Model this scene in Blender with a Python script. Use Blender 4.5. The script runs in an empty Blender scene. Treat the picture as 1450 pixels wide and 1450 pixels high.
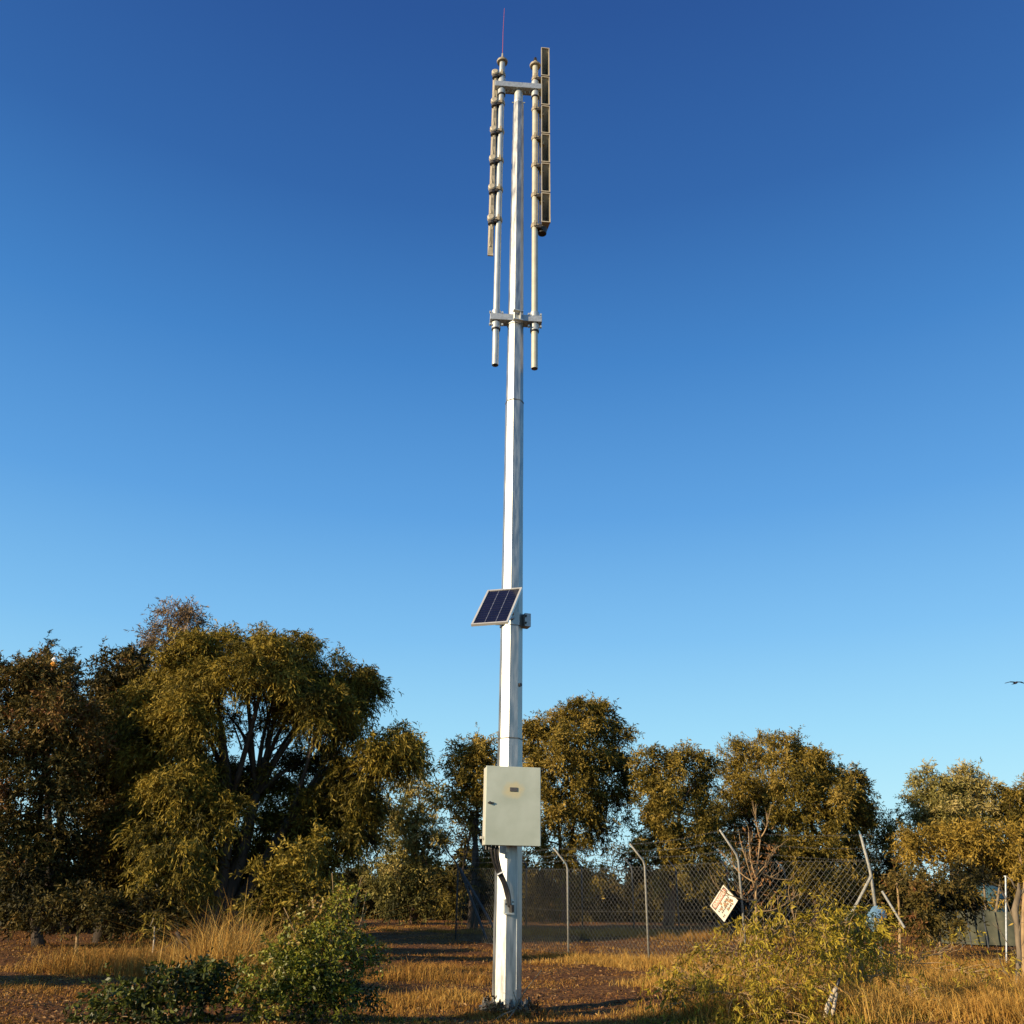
import bpy, math, random
import numpy as np
from mathutils import Matrix, Vector
random.seed(7); RNG = np.random.default_rng(7)
S = bpy.context.scene; COL = S.collection
rad = math.radians
# ------------------------------------------------------------------ camera
F = 1256.0; CAMZ = 1.0; PITCH = 24.0; ROLL = 0.78
M3 = Matrix.Rotation(rad(90+PITCH), 3, 'X') @ Matrix.Rotation(rad(ROLL), 3, 'Z')
cam = bpy.data.cameras.new('camera'); co = bpy.data.objects.new('camera', cam); COL.objects.link(co)
cam.sensor_width = 36; cam.lens = 36*F/1450; cam.clip_end = 3000; cam.clip_start = .1
co.matrix_world = Matrix.Translation((0, 0, CAMZ)) @ M3.to_4x4(); S.camera = co

def P(px, py, Y):
    """point seen at photo pixel px,py at horizontal distance Y"""
    d = M3 @ Vector(((px-725)/F, (725-py)/F, -1)); t = Y/d.y
    return Vector((d.x*t, Y, CAMZ+d.z*t))
def proj(p):
    q = M3.transposed() @ (Vector(p)-Vector((0, 0, CAMZ))); return 725+F*q.x/-q.z, 725-F*q.y/-q.z
def sc(p):
    q = M3.transposed() @ (Vector(p)-Vector((0, 0, CAMZ))); return F/-q.z      # photo px per metre

# ------------------------------------------------------------------ terrain
def _h(ix, iy):
    n = np.sin(ix*127.1+iy*311.7)*43758.5453; return n-np.floor(n)
def vnoise(x, y):
    x = np.asarray(x, float); y = np.asarray(y, float)
    ix = np.floor(x); iy = np.floor(y); fx = x-ix; fy = y-iy
    fx = fx*fx*(3-2*fx); fy = fy*fy*(3-2*fy)
    return (_h(ix, iy)*(1-fx)+_h(ix+1, iy)*fx)*(1-fy)+(_h(ix, iy+1)*(1-fx)+_h(ix+1, iy+1)*fx)*fy
def sstep(a, b, t):
    t = np.clip((t-a)/(b-a), 0, 1); return t*t*(3-2*t)
def gz(x, y):
    x = np.asarray(x, float); y = np.asarray(y, float)
    z = -.07-.45*(1-sstep(1, 9, y)) + .45*sstep(23, 40, y)
    z = z + (vnoise(x*.5, y*.5)-.5)*.10*sstep(9, 14, y) + (vnoise(x*1.9+7, y*1.9)-.5)*.05
    k = np.exp(-(((x+.05)/2.6)**2+((y-12.0)/2.2)**2))
    return z*(1-k)-.17*k
def G(x, y): return float(gz(x, y))
def GP(px, Y):
    """ground point in photo column px at distance Y"""
    py = 1300
    for _ in range(12):
        p = P(px, py, Y); p2 = Vector((p.x, Y, G(p.x, Y))); py = proj(p2)[1]
    return Vector((p2.x, Y, G(p2.x, Y)))

# ------------------------------------------------------------------ materials
def newmat(name):
    m = bpy.data.materials.new(name); m.use_nodes = True
    return m, m.node_tree.nodes, m.node_tree.links, m.node_tree.nodes['Principled BSDF']
def lin(h):
    h = h.lstrip('#'); v = [int(h[i:i+2], 16)/255 for i in (0, 2, 4)]
    return tuple((c/12.42 if c <= .04045 else ((c+.055)/1.055)**2.4) for c in v)+(1,)
def mat(name, c1, c2=None, scale=4., rough=.6, metal=0., bump=0., detail=5, rough2=None, stretch=None, bscale=None):
    m, n, l, b = newmat(name); c2 = c2 or c1
    tc = n.new('ShaderNodeTexCoord'); mp = n.new('ShaderNodeMapping'); l.new(tc.outputs['Object'], mp.inputs[0])
    if stretch: mp.inputs['Scale'].default_value = stretch
    nz = n.new('ShaderNodeTexNoise'); nz.inputs['Scale'].default_value = scale; nz.inputs['Detail'].default_value = detail
    l.new(mp.outputs[0], nz.inputs[0])
    r = n.new('ShaderNodeValToRGB'); r.color_ramp.elements[0].position = .33; r.color_ramp.elements[1].position = .67
    r.color_ramp.elements[0].color = c1; r.color_ramp.elements[1].color = c2
    l.new(nz.outputs[0], r.inputs[0]); l.new(r.outputs[0], b.inputs['Base Color'])
    b.inputs['Roughness'].default_value = rough; b.inputs['Metallic'].default_value = metal
    if rough2 is not None:
        mr = n.new('ShaderNodeMapRange'); mr.inputs[3].default_value = rough; mr.inputs[4].default_value = rough2
        mr.inputs[1].default_value = .3; mr.inputs[2].default_value = .7
        l.new(nz.outputs[0], mr.inputs[0]); l.new(mr.outputs[0], b.inputs['Roughness'])
    if bump:
        nb = n.new('ShaderNodeTexNoise'); nb.inputs['Scale'].default_value = bscale or scale*3; nb.inputs['Detail'].default_value = 4
        l.new(mp.outputs[0], nb.inputs[0])
        bp = n.new('ShaderNodeBump'); bp.inputs['Strength'].default_value = bump; bp.inputs['Distance'].default_value = .02
        l.new(nb.outputs[0], bp.inputs['Height']); l.new(bp.outputs[0], b.inputs['Normal'])
    return m
def leafmat(name, cols, rough=.55, trans=.18, spec=.35):
    """cols: ramp of linear colours, picked per leaf by its own 'tint' value"""
    m, n, l, b = newmat(name)
    a = n.new('ShaderNodeAttribute'); a.attribute_name = 'tint'
    r = n.new('ShaderNodeValToRGB')
    while len(r.color_ramp.elements) < len(cols): r.color_ramp.elements.new(.5)
    for i, c in enumerate(cols):
        r.color_ramp.elements[i].position = i/(len(cols)-1); r.color_ramp.elements[i].color = tuple(c)+(1,)
    l.new(a.outputs['Fac'], r.inputs[0]); l.new(r.outputs[0], b.inputs['Base Color'])
    b.inputs['Roughness'].default_value = rough; b.inputs['Specular IOR Level'].default_value = spec
    t = n.new('ShaderNodeBsdfTranslucent'); l.new(r.outputs[0], t.inputs[0])
    mx = n.new('ShaderNodeMixShader'); mx.inputs[0].default_value = trans
    l.new(b.outputs[0], mx.inputs[1]); l.new(t.outputs[0], mx.inputs[2]); l.new(mx.outputs[0], n['Material Output'].inputs[0])
    return m
M = {}
M['galv'] = mat('galvanised_steel', (.27, .275, .27, 1), (.50, .50, .47, 1), 22, rough=.36, rough2=.60, metal=.85, bump=.12, stretch=(1, 1, .14))
M['galvpipe'] = mat('galvanised_pipe', (.40, .42, .41, 1), (.52, .53, .50, 1), 12, rough=.45, rough2=.6, metal=.6, stretch=(1, 1, .3))
M['galv2'] = mat('weathered_galvanised', (.50, .50, .46, 1), (.68, .67, .60, 1), 20, rough=.45, rough2=.6, metal=.75, bump=.08)
M['galvdull'] = mat('dull_galvanised', (.34, .36, .37, 1), (.48, .50, .50, 1), 20, rough=.55, metal=.55, bump=.05)
M['cream'] = mat('cream_paint_pipe', (.46, .42, .31, 1), (.55, .51, .39, 1), 6, rough=.42, metal=.15)
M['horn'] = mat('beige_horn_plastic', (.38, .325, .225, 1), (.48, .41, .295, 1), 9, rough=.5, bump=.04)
M['hornin'] = mat('beige_horn_inside_shaded', (.20, .17, .12, 1), (.26, .225, .16, 1), 9, rough=.6)  # horn beige darkened, putting the shade inside the mouths into the colour
M['hornclamp'] = mat('horn_clamp_metal', (.27, .22, .14, 1), (.36, .30, .20, 1), 22, rough=.55, bump=.1)
M['dirty'] = mat('dirty_steel', (.05, .045, .04, 1), (.22, .21, .19, 1), 18, rough=.6, metal=.4, bump=.2)
M['dark'] = mat('dark_driver_and_shade', (.03, .026, .02, 1), (.05, .04, .03, 1), 20, rough=.5)  # driver colour, also painted shade in the horn throats and gaps
M['black'] = mat('black_rubber', (.012, .011, .011, 1), (.03, .025, .022, 1), 20, rough=.45)
M['copper'] = mat('red_whip', (.42, .10, .09, 1), rough=.4)
M['cabedge'] = mat('cabinet_edge_paint', (.48, .46, .38, 1), (.54, .52, .44, 1), 4, rough=.45)
M['pv'] = mat('solar_cell', (.006, .007, .018, 1), (.010, .010, .026, 1), 6, rough=.12)
M['pvline'] = mat('solar_line', (.20, .22, .28, 1), rough=.3)
M['alu'] = mat('aluminium_frame', (.58, .56, .51, 1), (.66, .64, .58, 1), 10, rough=.4, metal=.35)
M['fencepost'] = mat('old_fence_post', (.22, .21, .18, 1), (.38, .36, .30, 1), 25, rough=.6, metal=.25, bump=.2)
M['postshade'] = mat('shaded_steel_post', (.04, .045, .05, 1), (.075, .08, .085, 1), 25, rough=.7, metal=.2)  # post steel with tree shade put into its darker colour
M['wire'] = mat('chain_wire', (.07, .068, .06, 1), (.12, .115, .10, 1), 8, rough=.55, metal=.4)
M['bark'] = mat('dark_bark', (.030, .021, .014, 1), (.075, .052, .034, 1), 9, rough=.9, bump=.6, stretch=(1, 1, .25))
M['redbark'] = mat('red_brown_bark', (.060, .030, .018, 1), (.12, .065, .038, 1), 8, rough=.9, bump=.5, stretch=(1, 1, .25))
M['palebark'] = mat('pale_bark', (.11, .08, .045, 1), (.24, .18, .11, 1), 12, rough=.8, bump=.4, stretch=(1, 1, .3))
M['dead'] = mat('dead_twig', (.24, .15, .065, 1), (.40, .26, .12, 1), 7, rough=.8)
M['deadwood'] = mat('grey_dead_wood', (.45, .36, .24, 1), (.62, .52, .38, 1), 18, rough=.8, bump=.4, stretch=(1, 1, .2))
M['bluedrum'] = mat('faded_blue_plastic', (.12, .22, .30, 1), (.20, .33, .42, 1), 7, rough=.5, bump=.1)
M['teal'] = mat('teal_tank', (.035, .085, .095, 1), (.055, .12, .13, 1), 3, rough=.6)
M['cloth'] = mat('shade_cloth', (.055, .058, .036, 1), (.09, .09, .055, 1), 5, rough=.85)
M['signwhite'] = mat('faded_sign', (.50, .45, .33, 1), (.66, .62, .51, 1), 12, rough=.6)
M['signblack'] = mat('sign_black', (.06, .05, .04, 1), (.13, .10, .07, 1), 30, rough=.6)
M['signred'] = mat('sign_red', (.55, .17, .10, 1), (.50, .26, .18, 1), 30, rough=.6)
M['rust'] = mat('rust_stain', (.22, .10, .04, 1), (.40, .24, .12, 1), 40, rough=.8)
M['bird'] = mat('dark_feathers', (.012, .010, .02, 1), (.03, .02, .035, 1), 20, rough=.7)
M['white'] = mat('white_plastic', (.8, .8, .78, 1), rough=.5)
M['orange'] = mat('orange_plastic', (.75, .30, .03, 1), rough=.5)
M['stone'] = mat('clod', (.09, .045, .025, 1), (.17, .09, .05, 1), 9, rough=.95, bump=.5)
# cabinet paint with a yellowish glue stain round the plate
m, n, l, b = newmat('cabinet_paint'); M['cab'] = m
tc = n.new('ShaderNodeTexCoord'); mp = n.new('ShaderNodeMapping'); mp.inputs['Location'].default_value = (.0, 0, -.66); 
l.new(tc.outputs['Object'], mp.inputs[0])
vm = n.new('ShaderNodeVectorMath'); vm.operation = 'MULTIPLY'; vm.inputs[1].default_value = (1/.17, 0, 1/.115); l.new(mp.outputs[0], vm.inputs[0])
ln_ = n.new('ShaderNodeVectorMath'); ln_.operation = 'LENGTH'; l.new(vm.outputs[0], ln_.inputs[0])
nz = n.new('ShaderNodeTexNoise'); nz.inputs['Scale'].default_value = 9; l.new(tc.outputs['Object'], nz.inputs[0])
ad = n.new('ShaderNodeMath'); ad.operation = 'ADD'; l.new(ln_.outputs['Value'], ad.inputs[0]); l.new(nz.outputs[0], ad.inputs[1])
mr = n.new('ShaderNodeMapRange'); mr.inputs[1].default_value = 1.05; mr.inputs[2].default_value = 1.5; mr.inputs[3].default_value = 1; mr.inputs[4].default_value = 0
l.new(ad.outputs[0], mr.inputs[0])
n2 = n.new('ShaderNodeTexNoise'); n2.inputs['Scale'].default_value = 2.5; n2.inputs['Detail'].default_value = 6; l.new(tc.outputs['Object'], n2.inputs[0])
r0 = n.new('ShaderNodeValToRGB'); r0.color_ramp.elements[0].color = (.40, .43, .335, 1); r0.color_ramp.elements[1].color = (.50, .53, .43, 1)
r0.color_ramp.elements[0].position = .35; r0.color_ramp.elements[1].position = .65
l.new(n2.outputs[0], r0.inputs[0])
mx = n.new('ShaderNodeMix'); mx.data_type = 'RGBA'; l.new(mr.outputs[0], mx.inputs[0]); l.new(r0.outputs[0], mx.inputs[6]); mx.inputs[7].default_value = (.54, .48, .29, 1)
l.new(mx.outputs[2], b.inputs['Base Color']); b.inputs['Roughness'].default_value = .5

# ------------------------------------------------------------------ mesh helpers
class MB:
    def __init__(s): s.v = []; s.f = []
    def add(s, vs, fs):
        o = len(s.v); s.v += [tuple(x) for x in vs]; s.f += [tuple(i+o for i in f) for f in fs]; return s
    def box(s, c, size, R=None, bev=0.):
        hx, hy, hz = [q/2 for q in size]; c = Vector(c); R = R or Matrix.Identity(3)
        if bev <= 0:
            vs = [c+R@Vector((x*hx, y*hy, z*hz)) for z in (-1, 1) for x, y in ((-1, -1), (1, -1), (1, 1), (-1, 1))]
            return s.add(vs, [(3, 2, 1, 0), (4, 5, 6, 7), (0, 1, 5, 4), (1, 2, 6, 5), (2, 3, 7, 6), (3, 0, 4, 7)])
        prof = []
        for cx, cy, a0 in ((1, 1, 0), (-1, 1, 90), (-1, -1, 180), (1, -1, 270)):
            for k in range(3):
                a = rad(a0+45*k); prof.append((cx*(hx-bev)+bev*math.cos(a), cy*(hy-bev)+bev*math.sin(a)))
        n = len(prof); vs = []
        for z, q in ((-hz, .6), (-hz+bev*.5, 1), (hz-bev*.5, 1), (hz, .6)):
            for x, y in prof:
                vs.append(c+R@Vector((x-math.copysign(bev*(1-q), x), y-math.copysign(bev*(1-q), y), z)))
        fs = [tuple(range(n))[::-1], tuple(range(3*n, 4*n))]
        for r in range(3):
            for i in range(n): fs.append((r*n+i, r*n+(i+1) % n, (r+1)*n+(i+1) % n, (r+1)*n+i))
        return s.add(vs, fs)
    def tube(s, pts, rs, n=8, cap=True, phase=0.):
        pts = [Vector(p) for p in pts]
        if not isinstance(rs, (list, tuple)): rs = [rs]*len(pts)
        t0 = (pts[1]-pts[0]).normalized()
        ref = Vector((1, 0, 0)) if abs(t0.x) < .8 else Vector((0, 1, 0))
        a = (ref-t0*ref.dot(t0)).normalized(); vs = []
        for i, p in enumerate(pts):
            t = (pts[min(i+1, len(pts)-1)]-pts[max(i-1, 0)]).normalized()
            a = (a-t*a.dot(t)).normalized(); b = t.cross(a)
            for k in range(n):
                w = 2*math.pi*k/n+phase; vs.append(p+(a*math.cos(w)+b*math.sin(w))*rs[i])
        fs = []
        for i in range(len(pts)-1):
            for k in range(n): fs.append((i*n+k, i*n+(k+1) % n, (i+1)*n+(k+1) % n, (i+1)*n+k))
        if cap: fs += [tuple(range(n))[::-1], tuple(range((len(pts)-1)*n, len(pts)*n))]
        return s.add(vs, fs)
    def build(s, name, m, parent=None, smooth=False, loc=None):
        me = bpy.data.meshes.new(name); me.from_pydata(s.v, [], s.f); me.materials.append(m); me.update()
        if smooth:
            me.polygons.foreach_set('use_smooth', [True]*len(me.polygons))
        o = bpy.data.objects.new(name, me); COL.objects.link(o)
        if parent: o.parent = parent
        if loc is not None: o.location = loc
        return o
def tag(o, label=None, cat=None, group=None, kind=None):
    if label: o['label'] = label
    if cat: o['category'] = cat
    if group: o['group'] = group
    if kind: o['kind'] = kind
    return o
def empty(name, loc, label, cat, group=None, rz=0):
    o = bpy.data.objects.new(name, None); COL.objects.link(o); o.location = loc; o.rotation_euler.z = rz
    o.empty_display_size = .2
    return tag(o, label, cat, group)
def polymesh(name, V, faces_n, tint, m, parent=None, smooth=False):
    """V (N*k,3) verts, quads given as k verts each face list array"""
    me = bpy.data.meshes.new(name); nv = len(V); nf = len(faces_n); k = faces_n.shape[1]
    me.vertices.add(nv); me.vertices.foreach_set('co', V.astype(np.float32).ravel())
    me.loops.add(nf*k); me.loops.foreach_set('vertex_index', faces_n.astype(np.int32).ravel())
    me.polygons.add(nf); me.polygons.foreach_set('loop_start', np.arange(0, nf*k, k, dtype=np.int32))
    if smooth: me.polygons.foreach_set('use_smooth', np.ones(nf, bool))
    me.materials.append(m); me.update()
    if tint is not None:
        at = me.attributes.new('tint', 'FLOAT', 'FACE'); at.data.foreach_set('value', np.clip(tint, 0, 1).astype(np.float32))
    o = bpy.data.objects.new(name, me); COL.objects.link(o)
    if parent: o.parent = parent
    return o
def nrm(a): return a/np.maximum(np.linalg.norm(a, axis=1, keepdims=True), 1e-9)
def leafmesh(name, pos, axis, L, W, tint, m, parent):
    N = len(pos); axis = nrm(axis); r = nrm(np.cross(axis, RNG.normal(size=(N, 3))))
    L = np.asarray(L).reshape(-1, 1)*np.ones((N, 1)); W = np.asarray(W).reshape(-1, 1)*np.ones((N, 1))
    nn = np.cross(axis, r)
    b = pos; mid = pos+axis*L*.45+nn*L*.06; tip = pos+axis*L-nn*L*.05
    V = np.stack([b, mid+r*W*.5, tip, mid-r*W*.5], 1).reshape(-1, 3)
    loc = np.array(parent.location) if parent else np.zeros(3)
    return polymesh(name, V-loc, np.arange(4*N).reshape(-1, 4), tint, m, parent)
def curve(p, q, sag=0., jit=.1, n=7):
    p = Vector(p); q = Vector(q); L = (q-p).length; out = []
    j1 = Vector([random.uniform(-1, 1)*jit*L for _ in range(3)])
    for i in range(n):
        t = i/(n-1); w = p.lerp(q, t); w += j1*math.sin(math.pi*t); w.z += sag*L*math.sin(math.pi*t); out.append(w)
    return out
def taper(r0, r1, n=7): return [r0+(r1-r0)*i/(n-1) for i in range(n)]

# ------------------------------------------------------------------ trees
def foliage(clumps, k, leafL, leafW, droop, puff, spl, inner=.25, nl=12, upbias=.25):
    """clumps: (centre, (rx,ry,rz), tint, densfactor). Sprigs of leaves grown in puffs over each clump."""
    PO, AX, TI, LL = [], [], [], []; puffs = []
    for c, R, tint, df in clumps:
        R = np.array(R); c = np.array(c); Rm = float((R[0]*R[1]*R[2])**(1/3))
        pr = puff*RNG.uniform(.8, 1.15)
        npf = max(6, int(4.6*(Rm/pr)**1.75))
        d = nrm(RNG.normal(size=(npf, 3))+np.array([0, 0, upbias])); u = RNG.uniform(.50, 1.0, (npf, 1))**.7
        pc = c+d*R*u*RNG.uniform(.82, 1.18, (npf, 1)); puffs.append((c, pc))
        area = math.pi*R[0]*R[2]; ns = max(12, int(k*area*df/nl))
        # puff weights vary so that some stand out and gaps stay between them
        w = RNG.uniform(.25, 1.6, npf); w /= w.sum(); idx = RNG.choice(npf, ns, p=w)
        ptint = RNG.normal(0, .17, npf)
        st = pc[idx]+RNG.normal(size=(ns, 3))*pr*np.array([.36, .36, .30])
        dd = nrm(d[idx]*.7+RNG.normal(size=(ns, 3))*.65+np.array([0, 0, .12]))
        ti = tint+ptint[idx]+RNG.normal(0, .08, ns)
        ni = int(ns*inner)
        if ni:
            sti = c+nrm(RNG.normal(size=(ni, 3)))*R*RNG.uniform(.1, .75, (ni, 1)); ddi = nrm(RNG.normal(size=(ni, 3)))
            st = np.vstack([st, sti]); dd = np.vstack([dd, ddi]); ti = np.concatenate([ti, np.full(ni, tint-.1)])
        ns = len(st); L = spl*RNG.uniform(.6, 1.3, (ns, 1))
        for j in range(nl):
            t = (j+.5)/nl
            p = st+dd*L*t; p[:, 2] -= (L[:, 0]*droop*t*t)
            ax = dd*.55+RNG.normal(size=(ns, 3))*.55; ax[:, 2] -= droop*1.1
            PO.append(p); AX.append(ax); TI.append(ti+RNG.normal(0, .09, ns)); LL.append(leafL*RNG.uniform(.65, 1.25, ns))
    PO = np.vstack(PO); AX = np.vstack(AX); TI = np.concatenate(TI); LL = np.concatenate(LL)
    return PO, AX, LL, LL*leafW/leafL, TI, puffs

KM = 1.45
def tree(name, label, cat, basepx, Y, stems, clumps, lm, bark, k=1600, leafL=.16, leafW=.035, droop=.6, puff=.5,
         spl=.45, r0=.16, group=None, inner=.25, depth=.9, tw=3, barkpart='trunk', twr=.02, baseY=None, vis=True, upbias=.25):
    """stems: list of fork points (px,py,dY) reached from the base; clumps (px,py,dY,rpx,rpy,tint[,dens])"""
    base = GP(basepx, baseY or Y) if not isinstance(basepx, Vector) else basepx
    root = empty(name, base, label, cat, group)
    cl = []; k *= KM
    for c in clumps:
        px, py, dY, rx, ry, ti = c[:6]; df = c[6] if len(c) > 6 else 1  # tint also carries painted shade: lower on shaded flanks, undersides and hollows
        w = P(px, py, Y+dY); s = sc(w); cl.append((w, (rx/s*.93, depth*rx/s*.93, ry/s*.93), ti, df))
    po, ax, LL, WW, ti, puffs = foliage(cl, k, leafL, leafW, droop, puff, spl, inner, upbias=upbias)
    zok = po[:, 2] > gz(po[:, 0], po[:, 1])+.02
    po, ax, LL, WW, ti = po[zok], ax[zok], LL[zok], WW[zok], ti[zok]
    leafmesh('crown' if cat == 'tree' else 'foliage', po, ax, LL, WW, ti, lm, root)
    mb = MB(); bz = Vector((0, 0, -.15)); forks = []
    for (px, py, dY) in stems:
        f = P(px, py, Y+dY); rr = r0*random.uniform(.8, 1.05)
        mb.tube([q-base for q in curve(base+bz+Vector((random.uniform(-.6, .6)*r0*2, random.uniform(-.5, .5)*r0, 0)), f, 0, .04, 9)], taper(rr*1.15, rr*.55, 9), 8); forks.append((f, rr*.55))
    for (c, pc) in puffs:
        c = Vector(c)
        f, fr = min(forks, key=lambda q: (q[0]-c).length+(.9*(q[0].z-c.z) if q[0].z > c.z else 0))
        if (f-c).length > .2:
            mb.tube([q-base for q in curve(f, c, .06, .07, 8)], taper(fr*.62, fr*.18+twr*.3, 8), 6)
        for i in RNG.choice(len(pc), min(len(pc), tw), replace=False):
            s0 = f.lerp(c, random.uniform(.45, 1)) if (f-c).length > .2 else c
            mb.tube([q-base for q in curve(s0, Vector(pc[i]), .05, .1, 5)], taper(fr*.16+twr*.5, twr*.3, 5), 5)
    if mb.v: mb.build(barkpart, bark, root, smooth=True)
    return root

def twigs(mb, p, d, L, r, dep, spread=.6, up=.15, nmin=2, nmax=3, seg=4):
    pts = [Vector(p)]; dd = Vector(d).normalized()
    for i in range(seg):
        dd = (dd+Vector([random.gauss(0, .13) for _ in range(3)])+Vector((0, 0, up*.3))).normalized()
        pts.append(pts[-1]+dd*L/seg)
    r1 = r*.55
    mb.tube(pts, taper(r, r1, len(pts)), 5)
    if dep <= 0: return pts
    for i in range(random.randint(nmin, nmax)):
        q = pts[random.randint(seg//2, seg)]
        nd = (dd+Vector([random.gauss(0, spread) for _ in range(3)])+Vector((0, 0, up))).normalized()
        twigs(mb, q, nd, L*random.uniform(.55, .8), r1*.85, dep-1, spread, up, nmin, nmax, seg)
    return pts
# ------------------------------------------------------------------ mast
MY = 12.2
MB0 = P(717.5, 1420, MY); BX = MB0.x; BZ = G(BX, MY)
def hz(py, Y=MY, x=0): # height on the mast axis at photo row py
    return P(722, py, Y).z
def mr_(py, wpx):      # radius giving width wpx at row py
    w = Vector((BX, MY, hz(py))); return wpx/sc(w)/2/.97
mast = empty('mast', (BX, MY, BZ), 'tall tapered galvanised octagonal steel mast carrying two side pipes', 'mast')
def L_(z): return z-BZ
def octs(mb, rows, phase):
    pts = [Vector((0, 0, L_(z))) for z, r in rows]; n = 8; vs = []
    for (z, r) in rows:
        for k in range(8):
            a = phase+2*math.pi*k/8; vs.append((r*math.cos(a), r*math.sin(a), L_(z)))
    fs = []
    for i in range(len(rows)-1):
        for k in range(8): fs.append((i*8+k, i*8+(k+1) % 8, (i+1)*8+(k+1) % 8, (i+1)*8+k))
    fs += [tuple(range(8))[::-1], tuple(range(len(rows)*8-8, len(rows)*8))]
    mb.add(vs, fs)
# facet normals at -90+16 deg etc.: facet k centre angle = phase+22.5
OCT = rad(-90+16-22.5)
secs = [(1414, 41), (1250, 38), (1047, 34.2), (1047, 33), (900, 30.6), (700, 26.8), (571, 25), (571, 24), (470, 22), (400, 20), (200, 15.8), (148, 14.4)]
rows = [(hz(p), mr_(p, w)) for p, w in secs]; rows[0] = (BZ+.07, rows[0][1])
mb = MB(); octs(mb, rows[:3], OCT); lo = mb.build('lower_section', M['galv'], mast)
mb = MB(); octs(mb, [(rows[3][0]-.01, rows[3][1])]+rows[4:7], OCT); mb.build('middle_section', M['galv'], mast)
mb = MB(); octs(mb, [(rows[7][0]-.01, rows[7][1])]+rows[8:], OCT); mb.build('upper_section', M['galv'], mast)
mb = MB(); r = mr_(135, 12); mb.tube([(0, 0, L_(rows[-1][0])), (0, 0, L_(hz(128)))], r, 20); mb.build('top_spigot', M['galv2'], mast, smooth=False)
mb = MB(); mb.tube([(-.125, -.03, L_(hz(147))), (.125, -.03, L_(hz(147)))], .013, 6); mb.build('spigot_bolt', M['galv2'], mast)
for zz, wd in ((rows[2][0], rows[2][1]), (rows[6][0], rows[6][1])):
    mb = MB(); octs(mb, [(zz-.012, wd+.006), (zz+.004, wd+.006)], OCT); mb.build('slip_joint_lip', M['dirty'], mast)
# weld seam and small plug
mb = MB(); a = rad(-90+38.5); z0, z1 = hz(1400), hz(1205)
mb.tube([(math.cos(a)*mr_(1400, 41)*1.0, math.sin(a)*mr_(1400, 41)*1.0, L_(z0)), (math.cos(a)*mr_(1205, 37.2)*1.0, math.sin(a)*mr_(1205, 37.2)*1.0, L_(z1))], .004, 5)
mb.build('weld_seam', M['galvdull'], mast)
mb = MB(); r = mr_(972, 32); a = rad(-90+50); mb.tube([(math.cos(a)*r*.9, math.sin(a)*r*.9, L_(hz(972))), (math.cos(a)*(r+.02), math.sin(a)*(r+.02), L_(hz(972)))], .026, 8); mb.build('cable_plug', M['black'], mast)
# base plate and bolts
mb = MB(); mb.tube([(0, 0, .04), (0, 0, .075)], .335, 24); mb.build('base_plate', M['dirty'], mast)
for k in range(8):
    a = 2*math.pi*k/8+.2; mb = MB(); c = (math.cos(a)*.275, math.sin(a)*.275)
    mb.tube([(c[0], c[1], .04), (c[0], c[1], .17)], .014, 8); mb.tube([(c[0], c[1], .075), (c[0], c[1], .11)], .03, 6); mb.tube([(c[0], c[1], .115), (c[0], c[1], .14)], .027, 6, phase=.4)
    mb.build('anchor_bolt', M['dirty'], mast)
for k in range(8):
    a = OCT+2*math.pi*(k+.5)/8; R = Matrix.Rotation(a, 3, 'Z'); mb = MB()
    v = [R@Vector(q) for q in ((.155, -.006, .075), (.25, -.006, .075), (.16, -.006, .17), (.155, .006, .075), (.25, .006, .075), (.16, .006, .17))]
    mb.add(v, [(0, 1, 2), (5, 4, 3), (0, 3, 4, 1), (1, 4, 5, 2), (2, 5, 3, 0)]); mb.build('gusset', M['dirty'], mast)
# crossarms
AR = Matrix.Rotation(rad(4), 3, 'Z')
def along(x, y=0, z=0): return AR@Vector((x, y, z))
zu = hz(128.5); zl = hz(457)
PXL = -.325; PXR = .315; PYF = -.0
mb = MB(); mb.box(along(-.01, -.035, 0)+Vector((0, 0, L_(zu)+.02)), (.90, .185, .13), AR, .008)
up = mb.build('upper_crossarm', M['galvdull'], mast)
for x in (-.21, -.12, .12, .21):
    mb = MB(); c = along(x, -.03, 0)+Vector((0, 0, L_(zu)-.045)); mb.tube([c, c-Vector((0, 0, .04))], .018, 6); mb.build('bolt', M['galv2'], up)
mb = MB(); 
mb.box(along(0, -.035, 0)+Vector((0, 0, L_(zl)+.02)), (.86, .185, .12), AR, .008)
low = mb.build('lower_crossarm', M['galvdull'], mast)
rm = mr_(457, 21.6)
mb = MB(); octs(mb, [(zl-.08, rm+.012), (zl+.11, rm+.010)], OCT); mb.build('mast_strap', M['galv'], mast)
mb = MB(); Rz = Matrix.Rotation(rad(16), 3, 'Z')
for z in (-.075, .105): mb.box(Rz@Vector((-.01, -rm-.05, 0))+Vector((0, 0, L_(zl)+z)), (.16, .07, .014), Rz)
mb.box(Rz@Vector((.03, -rm-.045, 0))+Vector((0, 0, L_(zl)+.015)), (.014, .06, .17), Rz)
mb.build('strap_bracket', M['galv2'], mast)
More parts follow.
